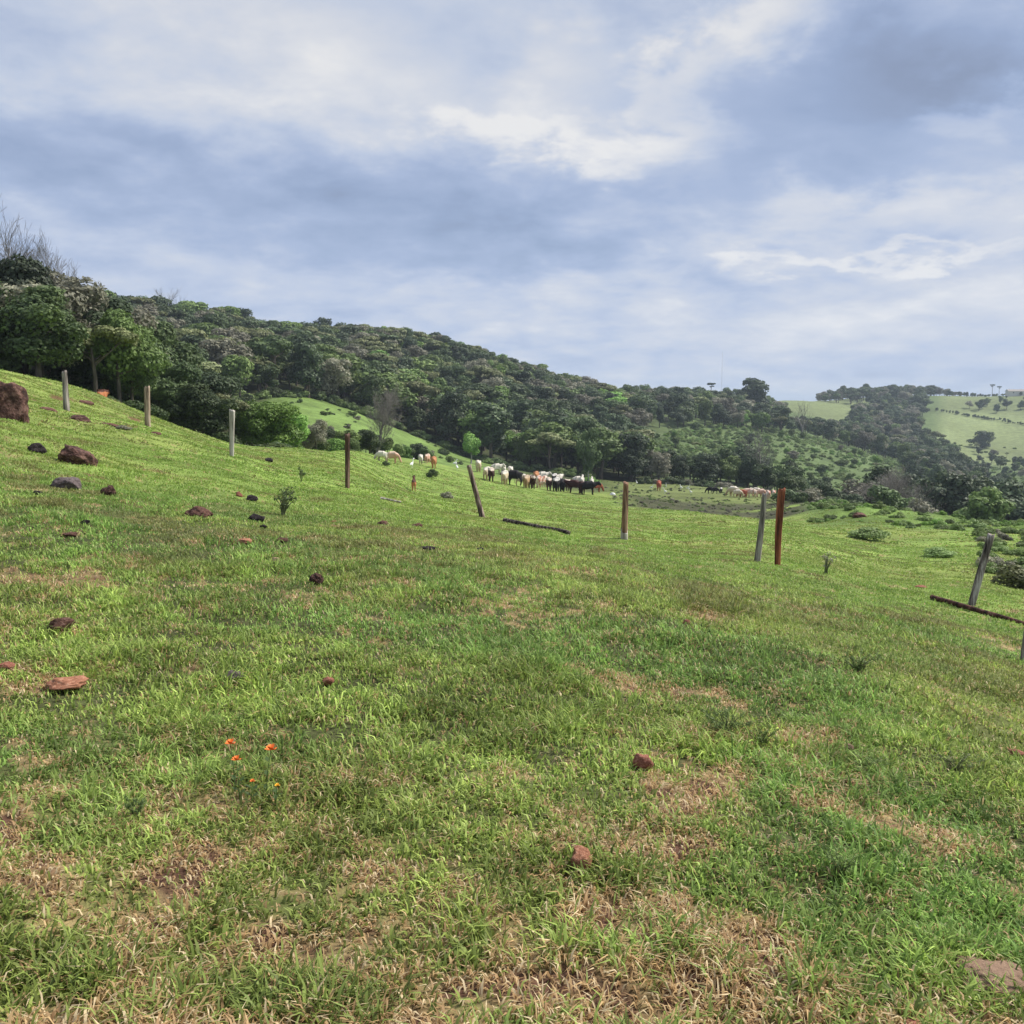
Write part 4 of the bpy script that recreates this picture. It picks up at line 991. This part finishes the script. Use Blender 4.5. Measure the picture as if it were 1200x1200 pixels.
def scrub_mass():
    rr = random.Random(5); pts = []
    def area(n, pr, rf, hs, kinds, cond=None):
        for i in range(n):
            p = rr.uniform(*pr); a, b = rf(p)
            if b <= a: continue
            r = math.sqrt(rr.uniform(a * a, b * b)); az = px_az(p); x = r * math.sin(az); y = r * math.cos(az); h = rr.uniform(*hs)
            pts.append([x, y, 0, (h * rr.uniform(0.9, 1.6), h * rr.uniform(0.9, 1.6), h), rr.uniform(0, 6.28), rr.choice(kinds)])
    area(2600, (735, 1180), lambda p: (262, env([(735, 330), (800, 440), (870, 520), (960, 560), (1040, 580), (1100, 540), (1180, 450)], p)), (0.5, 1.9), (0, 0, 0, 0, 0, 3, 1))
    area(420, (950, 1330), lambda p: (72 if p < 1050 else 68, 118), (0.25, 0.7), (0, 1, 0, 3))
    area(160, (1150, 1330), lambda p: (26, 66), (0.2, 0.6), (0, 1, 4))
    area(150, (700, 1000), lambda p: (95, 225), (0.2, 0.5), (1, 2, 4, 0))
    area(420, (715, 990), lambda p: (88, 150), (0.12, 0.35), (4, 0, 4, 1))
    area(12, (352, 425), lambda p: (150, 205), (0.5, 1.5), (1, 2, 4))
    area(40, (330, 560), lambda p: (140, 235), (0.3, 0.9), (1, 0, 2))
    area(260, (-60, 700), lambda p: (env(FOREST_EDGE, p) - 6, env(FOREST_EDGE, p) + 5), (1.0, 2.6), (2, 2, 1, 0))
    area(60, (-100, 330), lambda p: (66 if p < 200 else 72, 80), (0.6, 1.8), (1, 2, 2))
    area(60, (735, 1000), lambda p: (222, 236), (1.0, 2.4), (2, 2, 4))
    area(240, (925, 1330), lambda p: (125, 160), (1.0, 2.6), (2, 2, 1, 4))
    area(500, (1040, 1330), lambda p: (470, 700), (0.8, 2.6), (0, 0, 1))
    area(60, (1085, 1330), lambda p: (640, 860), (1.0, 2.5), (1, 2))
    A = np.array([[p[0], p[1]] for p in pts]); z = ground_z(A[:, 0], A[:, 1])
    for p, zz in zip(pts, z): p[2] = float(zz) - 0.05
    protos = [[o] for o in SCR]
    instancer('scrub', pts, protos, 'low green scrub and bushes spread over the slopes and gully edges', 'scrub')
x_, y_, z_ = 0, 0, 0
SCR = []
for i, (px, r, h, mt, lb) in enumerate([(905, 330, 3.5, 'scrub', 'pale green broad bush on the middle distance slope, lower left'), (985, 420, 3.6, 'mid', 'mid green bush on the middle distance slope'), (520, 205, 1.8, 'dark', 'dark bush alone on the second pasture near the forest'), (1075, 400, 3.5, 'bright', 'bright green bush on the middle distance slope, right part'), (790, 128, 0.8, 'dusty', 'dusty tussock beside the marshy hollow')]):
    x, y, z = at(px, r); me = crown_mesh('foliage', 400 + i, make_lobes(400 + i, 'low', 1.0), 1500, 0.095, flat=0.15, inner=0.15)
    o = obj('bush', me, LEAF[mt], loc=(x, y, z - 0.05)); o.scale = (h * 1.3, h * 1.3, h); tag(o, lb, 'bush'); SCR.append(o)
scrub_mass()

# ------------------------------------------------------------------ cattle, calves and egrets
def skin_mesh(name, verts, edges, radii, root=0, sub=1):
    me = bpy.data.meshes.new(name); me.from_pydata(verts, edges, []); me.update()
    o = bpy.data.objects.new(name, me); COL.objects.link(o)
    m = o.modifiers.new('s', 'SKIN'); m.use_smooth_shade = True
    if not me.skin_vertices: bpy.context.view_layer.update()
    sv = me.skin_vertices[0].data
    for i, r in enumerate(radii): sv[i].radius = r if isinstance(r, tuple) else (r, r); sv[i].use_root = (i == root)
    s = o.modifiers.new('u', 'SUBSURF'); s.levels = sub; s.render_levels = sub
    dg = bpy.context.evaluated_depsgraph_get(); dg.update()
    res = bpy.data.meshes.new_from_object(o.evaluated_get(dg)); res.name = name
    bpy.data.objects.remove(o, do_unlink=True)
    res.polygons.foreach_set('use_smooth', np.ones(len(res.polygons), bool))
    return res
def cow_mesh(name, pose, calf=False):
    lg = 1.12 if calf else 1.0; fat = 0.8 if calf else 1.0
    V = [(-.72, 0, 1.08), (-.35, 0, 1.03), (0.05, 0, 1.0), (0.42, 0, 1.06), (.40, 0, 1.30)]
    Rr = [(.31 * fat, .34 * fat), (.35 * fat, .41 * fat), (.38 * fat, .45 * fat), (.31 * fat, .42 * fat), (.13, .15)]
    E = [(0, 1), (1, 2), (2, 3), (3, 4)]
    if pose == 'graze': H = [(.75, 0, .93), (1.0, 0, .62), (1.12, 0, .38), (1.22, 0, .10)]
    elif pose == 'up': H = [(.75, 0, 1.25), (.95, 0, 1.5), (1.12, 0, 1.52), (1.42, 0, 1.38)]
    else: H = [(.78, 0, 1.12), (1.05, 0, 1.22), (1.2, 0, 1.2), (1.48, 0, 1.0)]
    b = len(V); V += H; Rr += [(.20, .27), (.14, .17), (.135, .15), (.08, .085)]; E += [(3, b), (b, b + 1), (b + 1, b + 2), (b + 2, b + 3)]
    hd = H[2]; e = len(V)
    V += [(hd[0] - .04, .22, hd[2] + .06), (hd[0] - .04, -.22, hd[2] + .06)]; Rr += [(.035, .05), (.035, .05)]; E += [(b + 2, e), (b + 2, e + 1)]
    e = len(V)
    V += [(hd[0] - .06, .12, hd[2] + .27), (hd[0] - .06, -.12, hd[2] + .27)]; Rr += [(.018, .018)] * 2; E += [(b + 2, e), (b + 2, e + 1)]
    for (x0, yy, att, hind) in ((-.66, .17, 0, 1), (-.70, -.17, 0, 1), (.44, .15, 3, 0), (.38, -.15, 3, 0)):
        i = len(V); sh = rnd.uniform(-.08, .08)
        if hind: V += [(x0 - .02, yy, .78), (x0 - .12 + sh * .5, yy * 1.05, .46), (x0 - .02 + sh, yy, .08), (x0 + .05 + sh, yy, .0)]
        else: V += [(x0, yy, .72), (x0 + sh * .5, yy, .42), (x0 + sh, yy, .08), (x0 + .05 + sh, yy, .0)]
        Rr += [(.14, .18), (.07, .085), (.055, .06), (.06, .06)]; E += [(att, i), (i, i + 1), (i + 1, i + 2), (i + 2, i + 3)]
    i = len(V); V += [(-.95, 0, 1.18), (-1.0, .02, .85), (-1.0, .03, .42)]; Rr += [.035, .022, .04]; E += [(0, i), (i, i + 1), (i + 1, i + 2)]
    V = [(x, y, z * lg) for x, y, z in V]
    return skin_mesh(name, V, E, Rr, 2, 2)
def hide_mat(name, body, back=None, legs=None, patch=None):
    m, nt, b, L = new_mat(name, 0.7, 0.2); tc = nt.nodes.new('ShaderNodeTexCoord'); sp = nt.nodes.new('ShaderNodeSeparateXYZ'); L(tc.outputs['Object'], sp.inputs[0])
    n = nt.nodes.new('ShaderNodeTexNoise'); n.inputs['Scale'].default_value = 2.2; n.inputs['Detail'].default_value = 3; L(tc.outputs['Object'], n.inputs['Vector'])
    def mix(f, a, bcol):
        x = nt.nodes.new('ShaderNodeMix'); x.data_type = 'RGBA'; L(f, x.inputs[0])
        if isinstance(a, tuple): x.inputs[6].default_value = (*a, 1)
        else: L(a, x.inputs[6])
        x.inputs[7].default_value = (*bcol, 1); return x.outputs[2]
    def rng(src, a, b_):
        r = nt.nodes.new('ShaderNodeMapRange'); L(src, r.inputs[0]); r.inputs[1].default_value = a; r.inputs[2].default_value = b_; return r.outputs[0]
    c = body
    sm = nt.nodes.new('ShaderNodeMath'); sm.operation = 'MULTIPLY_ADD'; L(n.outputs['Fac'], sm.inputs[0]); sm.inputs[1].default_value = 0.3; L(sp.outputs[2], sm.inputs[2])
    if patch: c = mix(rng(n.outputs['Fac'], .52, .56), c, patch)
    if back: c = mix(rng(sm.outputs[0], 1.30, 1.38), c, back)
    if legs: c = mix(rng(sm.outputs[0], 0.85, 0.70), c, legs)
    if isinstance(c, tuple): b.inputs['Base Color'].default_value = (*c, 1)
    else: L(c, b.inputs['Base Color'])
    return m
HIDE = {
 'white': (hide_mat('hide_white', (0.62, 0.57, 0.49), legs=(0.42, 0.36, 0.28)), 'white'),
 'cream': (hide_mat('hide_cream', (0.58, 0.47, 0.33), back=(0.66, 0.60, 0.50), legs=(0.45, 0.33, 0.2)), 'cream coloured'),
 'black': (hide_mat('hide_black', (0.012, 0.010, 0.012)), 'black'),
 'blackw': (hide_mat('hide_black_white', (0.014, 0.011, 0.012), back=(0.55, 0.52, 0.48)), 'black with a white back'),
 'brownw': (hide_mat('hide_brown_white', (0.05, 0.022, 0.018), back=(0.55, 0.46, 0.38)), 'dark brown with a pale back'),
 'maroon': (hide_mat('hide_maroon', (0.045, 0.015, 0.013)), 'dark red brown'),
 'tan': (hide_mat('hide_tan', (0.42, 0.27, 0.15), back=(0.5, 0.38, 0.26)), 'tan'),
 'orange': (hide_mat('hide_orange', (0.45, 0.20, 0.09)), 'orange brown'),
 'red': (hide_mat('hide_red', (0.33, 0.09, 0.05)), 'reddish brown'),
 'pink': (hide_mat('hide_pink', (0.58, 0.34, 0.25), back=(0.65, 0.48, 0.38)), 'pinkish pale'),
 'pinkw': (hide_mat('hide_pink_white', (0.62, 0.50, 0.42), patch=(0.48, 0.22, 0.15)), 'pink and white patched'),
 'calf': (hide_mat('hide_calf', (0.42, 0.16, 0.07), back=(0.07, 0.025, 0.015), legs=(0.45, 0.2, 0.1)), 'orange brown with a dark back'),
}
CM = {'stand': cow_mesh('cow', 'stand'), 'graze': cow_mesh('cow', 'graze'), 'up': cow_mesh('cow', 'up'), 'calf': cow_mesh('calf', 'up', True)}
TOW, AWAY, LEFT, RIGHT = -90, 90, 180, 0
HERD = [ # px, foot py, colour, pose, heading deg, label tail, size
 (560.5, 553, 'cream', 'stand', 95, 'alone, farthest left of the herd beside the leaning post top', 1),
 (571, 562.5, 'cream', 'graze', 70, 'at the left of the herd, left of the brown one', .95),
 (575.7, 564.5, 'brownw', 'stand', 88, 'at the left of the herd, nearer than the white ones', 1),
 (582, 555.5, 'white', 'stand', 20, 'side on at the back left of the herd', .95),
 (590, 557, 'white', 'stand', 92, 'second in the back row left, above the black one', .95),
 (598, 558.5, 'white', 'graze', 100, 'just above the black side on cow', .95),
 (591.5, 568, 'cream', 'stand', 80, 'directly left of the black side on cow', 1),
 (602, 569, 'black', 'stand', 172, 'side on at the front left of the herd', 1.12),
 (612, 570.5, 'cream', 'graze', 10, 'directly right of the black side on cow', .95),
 (617, 572, 'tan', 'stand', 80, 'at the front of the herd between cream and dark brown ones', .95),
 (623.5, 573, 'brownw', 'stand', -80, 'facing the viewer in the front left middle of the herd', 1.05),
 (628.5, 566.5, 'orange', 'stand', 85, 'in the back row in the middle of the herd', 1.1),
 (635.5, 566, 'white', 'stand', 20, 'in the back row just right of the orange one', 1.1),
 (631.5, 572, 'pinkw', 'stand', 85, 'in the front middle of the herd', 1),
 (637.5, 571.5, 'pinkw', 'graze', 60, 'with lowered head at the front middle', 1),
 (643, 574.5, 'brownw', 'stand', 92, 'at the front, right of the patched ones', 1),
 (649.5, 566.5, 'blackw', 'stand', 75, 'in the back row right of the middle', 1),
 (655.5, 567, 'white', 'stand', 60, 'in the back row above the black ones', 1),
 (652, 576, 'blackw', 'stand', 80, 'at the front middle, left of the wholly dark ones', 1.08),
 (658.5, 576, 'black', 'stand', 95, 'rear view at the front, right of the white backed black ones', 1),
 (664, 576, 'brownw', 'graze', 120, 'grazing among the dark ones at the front right', 1),
 (672.5, 578, 'maroon', 'stand', 160, 'side on at the front right of the herd', 1.05),
 (677, 569, 'white', 'graze', 20, 'behind the dark red brown one', 1),
 (682, 570, 'white', 'up', 85, 'with raised head at the back right of the herd', 1),
 (681.5, 579, 'maroon', 'graze', 100, 'rear view at the front right, left of the big black one', 1),
 (690, 580, 'black', 'stand', 8, 'side on at the front right end of the herd', 1.08),
 (693.5, 571, 'white', 'up', 90, 'behind the black one at the right end', .9),
 (699.5, 577, 'red', 'graze', 30, 'at the very right end of the herd', .9),
 (447, 541, 'white', 'graze', 170, 'grazing beyond the tiny dark bush at the left', .62),
 (460, 543, 'pink', 'graze', -10, 'grazing side on right of the tiny dark bush', .75),
 (493, 544, 'white', 'stand', 92, 'leftmost of three pale cattle before the dark bush', .72),
 (501, 543, 'pink', 'graze', 70, 'middle of three pale cattle before the dark bush', .75),
 (508.5, 549, 'orange', 'stand', 88, 'rightmost of three pale cattle before the dark bush', .85),
 (772, 575, 'red', 'stand', 90, 'alone on the bottom land left of the egrets', 1.15),
 (859, 582, 'cream', 'graze', 160, 'leftmost of the pale far group at the hollow', 1.2),
 (864.5, 583, 'cream', 'graze', 0, 'second from left in the pale far group at the hollow', .9),
 (870, 583, 'red', 'graze', 170, 'low reddish one in the left part of the pale far group', .9),
 (875, 582.5, 'pink', 'graze', 10, 'in the left middle of the pale far group', 1),
 (880.5, 583.5, 'pinkw', 'graze', 190, 'in the middle of the pale far group', 1.05),
 (886.5, 582, 'cream', 'stand', 160, 'in the back middle of the pale far group', 1.05),
 (892, 583, 'pink', 'graze', 20, 'just left of the grey post head in the far group', 1),
 (901, 578, 'white', 'up', 10, 'standing highest with raised head in the far group', 1.15),
 (900, 585, 'pinkw', 'graze', 100, 'directly behind the grey post head', 1),
 (906.5, 584, 'pinkw', 'stand', 95, 'between the grey and the red post heads', 1),
 (922, 580, 'red', 'graze', 30, 'right of the red post head, rightmost cow', 1),
 (832, 578.5, 'black', 'graze', 175, 'dark side on cow left of the pale far group', .85),
 (838, 579, 'black', 'graze', 10, 'second dark cow left of the pale far group, nearer to it', .85),
 (845, 578, 'blackw', 'stand', 85, 'small one between the dark cows and the pale far group', .7),
]
def build_cattle():
    for px, py, c, pose, hd, tail, s in HERD:
        x, y, z, r = hit(px, py); m, word = HIDE[c]; s = s * (0.88 if px > 820 else 1)
        o = obj('cow', CM[pose], m, loc=(x, y, z), rot=(0, 0, R(hd) - math.atan2(x, y))); o.scale = (s * 1.0, s * 1.08, s * 1.12)
        w = 'one' if False else 'cow'
        tail = tail[9:] if tail.startswith('dark side') else tail
        lab = '%s cow %s' % (word, tail)
        lab = lab.replace('black with a white back', 'black white backed').replace('dark brown with a pale back', 'dark brown pale backed').replace('cow side on cow', 'cow side on').replace('black cow second dark cow', 'second black cow').replace('cow low reddish one', 'low cow').replace('cow small one', 'small cow')
        tag(o, lab, 'cow', 'cattle grazing across the pasture and hollow')
    x, y, z, r = hit(485, 575.5); m, word = HIDE['calf']
    o = obj('calf', CM['calf'], m, loc=(x, y, z), rot=(0, 0, R(95))); k = 18 * r / F / 1.98; o.scale = (k,) * 3
    tag(o, 'orange brown calf with raised ears standing alone, seen from behind', 'calf')
    x, y, z = at(124.5, 66); z = EYE + 66 * (475 - 463) / F - 1.5 * .75; z = max(z, gz(x, y) - .1); o = obj('cow', CM['stand'], HIDE['calf'][0], loc=(x, y, z), rot=(0, 0, R(90))); o.scale = (.66,) * 3
    tag(o, 'orange brown cow half hidden at the wood edge beyond the left crest', 'cow', 'cattle grazing across the pasture and hollow')
build_cattle()
def egret(name='egret'):
    V = [(0, 0, .42), (-.18, 0, .36), (-.34, 0, .30), (.12, 0, .52), (.12, 0, .68), (.17, 0, .80), (.24, 0, .84), (.38, 0, .82), (0, .04, .2), (.02, .04, 0), (0, -.04, .2), (.02, -.04, 0)]
    E = [(0, 1), (1, 2), (0, 3), (3, 4), (4, 5), (5, 6), (6, 7), (0, 8), (8, 9), (0, 10), (10, 11)]
    Rr = [.12, .10, .03, .055, .035, .035, .045, .01, .012, .01, .012, .01]
    return skin_mesh(name, V, E, Rr, 0, 2)
EG = egret(); WHITE, nt_, b_, L_ = new_mat('feather_white', 0.7, .2); b_.inputs['Base Color'].default_value = (0.82, 0.82, 0.8, 1)
EGR = [(483, 549, 'white egret just above the orange brown calf'), (533.5, 546, 'white egret left of the leaning post, upper of two'), (535.5, 552, 'white egret left of the leaning post, lower of two'),
 (746, 568, 'white egret farthest left on the bottom land'), (780.5, 572, 'white egret right of the lone red brown cow, upper of two'), (779, 579, 'white egret right of the lone red brown cow, lower of two'),
 (764, 574, 'white egret left of the lone red brown cow'), (798, 574, 'white egret crouching in the middle of the bottom land'), (806.5, 574.5, 'white egret upright right of the crouching one'), (809, 579.5, 'white egret nearest to the marsh, rightmost of the birds')]
for px, py, lab in EGR:
    x, y, z, r = hit(px, py); o = obj('egret', EG, WHITE, loc=(x, y, z), rot=(0, 0, rnd.uniform(0, 6.28))); o.scale = (1.25,) * 3; tag(o, lab, 'egret', 'white egrets on the pasture')

# ------------------------------------------------------------------ foreground details
def flowers():
    om, nt, b, L = new_mat('petal_orange', 0.6); b.inputs['Base Color'].default_value = (0.80, 0.20, 0.04, 1)
    ym, nt, b, L = new_mat('petal_yellow', 0.6); b.inputs['Base Color'].default_value = (0.85, 0.45, 0.03, 1)
    gm, nt, b, L = new_mat('flower_stem', 0.6); b.inputs['Base Color'].default_value = (0.07, 0.13, 0.03, 1)
    lst = [(270, 872, 276, 930, 13, om, 'orange flower at the upper left of the flower clump'), (277, 891, 281, 938, 12, om, 'orange flower just below the upper left one'),
           (317.5, 879, 312, 935, 15, om, 'widest orange flower at the right of the flower clump'), (296, 916, 295, 945, 7, om, 'small faded orange flower low in the clump'), (325, 921, 323, 947, 7, ym, 'yellow flower lowest right in the clump')]
    for i, (hx, hy, fx, fy, w, m, lab) in enumerate(lst):
        x, y, z, r = hit(fx, fy); D = math.hypot(x, y); d = pixdir(hx, hy); k = y / d[1]; top = (d[0] * k - x, 0, EYE + d[2] * k - z); mpp = r / F * 1.05
        t = empty('orange_flower' if m is om else 'yellow_flower', (x, y, z)); mb = MB(); mb.tube([(0, 0, -.01), (top[0] * .3, 0, top[2] * .5), tuple(top)], [.0022, .0018, .0014], 6); obj('stem', mb.mesh('stem'), gm, parent=t)
        rr = random.Random(i); h = MB(); rad = w * mpp * .50
        for q in range(16):
            a = q * 2.4; tl = 0.25 + 0.8 * (q % 4) / 4; u = Vector((math.cos(a) * math.cos(tl), math.sin(a) * math.cos(tl), math.sin(tl))); s = Vector((-math.sin(a), math.cos(a), 0)); c = Vector(top)
            h.add([tuple(c), tuple(c + u * rad * .6 + s * rad * .28), tuple(c + u * rad + Vector((0, 0, .1 * rad))), tuple(c + u * rad * .6 - s * rad * .28)], [(0, 1, 2, 3)])
        obj('flower_head', h.mesh('flower_head'), m, parent=t)
        lf = MB()
        for q in range(7):
            a = q * 2.1 + i; kk = 0.15 + .1 * q; c = Vector((top[0] * kk * .6, 0, top[2] * kk)); u = Vector((math.cos(a), math.sin(a), .45)).normalized(); s = Vector((-math.sin(a), math.cos(a), 0)); l = .035
            lf.add([tuple(c), tuple(c + u * l * .5 + s * l * .28), tuple(c + u * l), tuple(c + u * l * .5 - s * l * .28)], [(0, 1, 2, 3)])
        obj('leaves', lf.mesh('leaves'), LEAF['mid'], parent=t)
        tag(t, lab, 'flower', 'orange and yellow flowers in the foreground')
flowers()
def clods():
    for i, (px, py, w, h, lab, mt) in enumerate([(1168, 1137, 84, 46, 'flat tan brown dried dung pat in the lower right corner', 'tan'), (1072, 1203, 36, 26, 'reddish soil clod cut by the bottom edge at the right', 'red')]):
        x, y, z, r = hit(px, py + h * .3); mpp = math.hypot(r, EYE - z) / F
        me = rock_mesh('soil_clod', 77 + i, 5, 0.4); o = obj('soil_clod', me, ROCK[mt], loc=(x, y, z + .002)); o.scale = (w * mpp / 2, w * mpp * .42, h * mpp * .28); o.rotation_euler = (0.05, 0.1, .3)
        tag(o, lab, 'clod')
    # bare red soil scars on the hillside
    for i, (px, py, w, h, lab) in enumerate([(92, 489, 24, 11, 'dark red soil bank in the grass at the foot of the grey post'), (55, 479, 20, 7, 'pinkish soil scar between big boulder and grey post'), (100, 471, 18, 6, 'thin red soil scar right of the grey post'), (182, 507, 14, 5, 'small red soil scar under the tan post'), (1008, 603, 16, 9, 'dull reddish soil scar on the right mound'), (1080, 687, 14, 5, 'fallen red brick like clod left of the mottled post'), (128, 497, 22, 4, 'thin dark soil ledge right of the red soil bank')]):
        x, y, z, r = hit(px, py + h * .3); mpp = r / F
        me = rock_mesh('soil_scar', 177 + i, 4, 0.3); o = obj('soil_scar', me, ROCK['red' if i == 5 else 'brown' if i != 0 else 'maroon'], loc=(x, y, z)); o.scale = (w * mpp / 2, w * mpp * .4, h * mpp * .5); o.rotation_euler = (0, .12, 0)
        tag(o, lab, 'soil clod', 'bare soil scars on the slopes')
clods()
def farm():
    wm, nt, b, L = new_mat('lime_wall', 0.8); b.inputs['Base Color'].default_value = (0.6, 0.58, 0.54, 1)
    rm, nt, b, L = new_mat('roof_grey', 0.8); b.inputs['Base Color'].default_value = (0.30, 0.27, 0.25, 1)
    dm, nt, b, L = new_mat('pane', 0.3); b.inputs['Base Color'].default_value = (0.03, 0.03, 0.035, 1)
    for px, r, up, W, lab in [(783, 700, 1.5, 9, 'small pale farmhouse among trees on the middle ridge'), (1188, 1175, 2.0, 26, 'long low pale farm shed on the far right ridge')]:
        x, y, z = at(px, r); z += up; t = empty('farmhouse', (x, y, z)); D = 7; Hh = 3.2
        mb = MB(); mb.add([(-W/2, -D/2, -5), (W/2, -D/2, -5), (W/2, D/2, -5), (-W/2, D/2, -5), (-W/2, -D/2, Hh), (W/2, -D/2, Hh), (W/2, D/2, Hh), (-W/2, D/2, Hh), (-W/2, 0, Hh + 1.8), (W/2, 0, Hh + 1.8)], [(0, 1, 5, 4), (1, 2, 6, 9, 5), (2, 3, 7, 6), (3, 0, 4, 8, 7)])
        obj('wall', mb.mesh('wall', False), wm, parent=t)
        rb = MB(); e = .5
        for s in (-1, 1):
            rb.add([(-W/2 - e, s * (D/2 + e), Hh - .25), (W/2 + e, s * (D/2 + e), Hh - .25), (W/2 + e, 0, Hh + 1.95), (-W/2 - e, 0, Hh + 1.95), (-W/2 - e, s * (D/2 + e), Hh - .1), (W/2 + e, s * (D/2 + e), Hh - .1), (W/2 + e, 0, Hh + 2.1), (-W/2 - e, 0, Hh + 2.1)], [(0, 1, 2, 3), (4, 5, 6, 7), (0, 1, 5, 4), (1, 2, 6, 5), (3, 0, 4, 7)])
        obj('roof', rb.mesh('roof', False), rm, parent=t)
        for k in (-.3, .05, .32):
            wb = MB(); a = k * W; wb.add([(a - .6, -D/2 - .04, 1), (a + .6, -D/2 - .04, 1), (a + .6, -D/2 - .04, 2.2), (a - .6, -D/2 - .04, 2.2), (a - .6, -D/2 + .1, 1), (a + .6, -D/2 + .1, 1), (a + .6, -D/2 + .1, 2.2), (a - .6, -D/2 + .1, 2.2)], [(0, 1, 2, 3), (0, 1, 5, 4), (2, 3, 7, 6), (1, 2, 6, 5), (3, 0, 4, 7)])
            obj('window', wb.mesh('window', False), dm, parent=t)
        tag(t, lab, 'farmhouse')
    x, y, z = at(843, 900); mm, nt, b, L = new_mat('mast_steel', 0.5); b.inputs['Base Color'].default_value = (0.5, 0.5, 0.52, 1)
    mb = MB(); h = (row_of(x, y, z) - 415) * 900 / F
    for k in range(3):
        a = k * 2.094; mb.tube([(math.cos(a) * .25, math.sin(a) * .25, -1), (math.cos(a) * .2, math.sin(a) * .2, h)], [.05, .04], 5)
    for k in range(int(h)): a = k * 2.094; mb.tube([(math.cos(a) * .25, math.sin(a) * .25, k), (math.cos(a + 2.094) * .25, math.sin(a + 2.094) * .25, k + 1)], [.025, .025], 4)
    o = obj('radio_mast', mb.mesh('radio_mast'), mm, loc=(x, y, z)); tag(o, 'thin pale radio mast standing far behind the middle ridge', 'mast')
farm()

# ------------------------------------------------------------------ air
def haze():
    m = bpy.data.materials.new('haze'); m.use_nodes = True; nt = m.node_tree; nt.nodes.clear(); o = nt.nodes.new('ShaderNodeOutputMaterial'); v = nt.nodes.new('ShaderNodeVolumePrincipled'); v.inputs['Color'].default_value = (0.74, 0.86, 1.0, 1); v.inputs['Density'].default_value = HAZE; nt.links.new(v.outputs[0], o.inputs['Volume'])
    zz = [o_.location.z for o_ in bpy.data.objects]; g = bpy.data.objects['ground'].data; co = np.zeros(len(g.vertices) * 3, np.float32); g.vertices.foreach_get('co', co); zc = co.reshape(-1, 3)[:, 2]
    b, t = float(zc.min()) - 1, max(float(zc.max()), 60) + 20; R_ = 8600
    V = [(sx * R_, sy * R_, q) for q in (b, t) for sy in (-1, 1) for sx in (-1, 1)]
    me = bpy.data.meshes.new('haze'); me.from_pydata(V, [], [(0, 2, 3, 1), (4, 5, 7, 6), (0, 1, 5, 4), (2, 6, 7, 3), (0, 4, 6, 2), (1, 3, 7, 5)]); me.update()
    ob = obj('haze', me, m); tag(ob, 'thin pale blue haze over the valley and hills', 'haze', kind='stuff')
HAZE = 0.00017
haze()
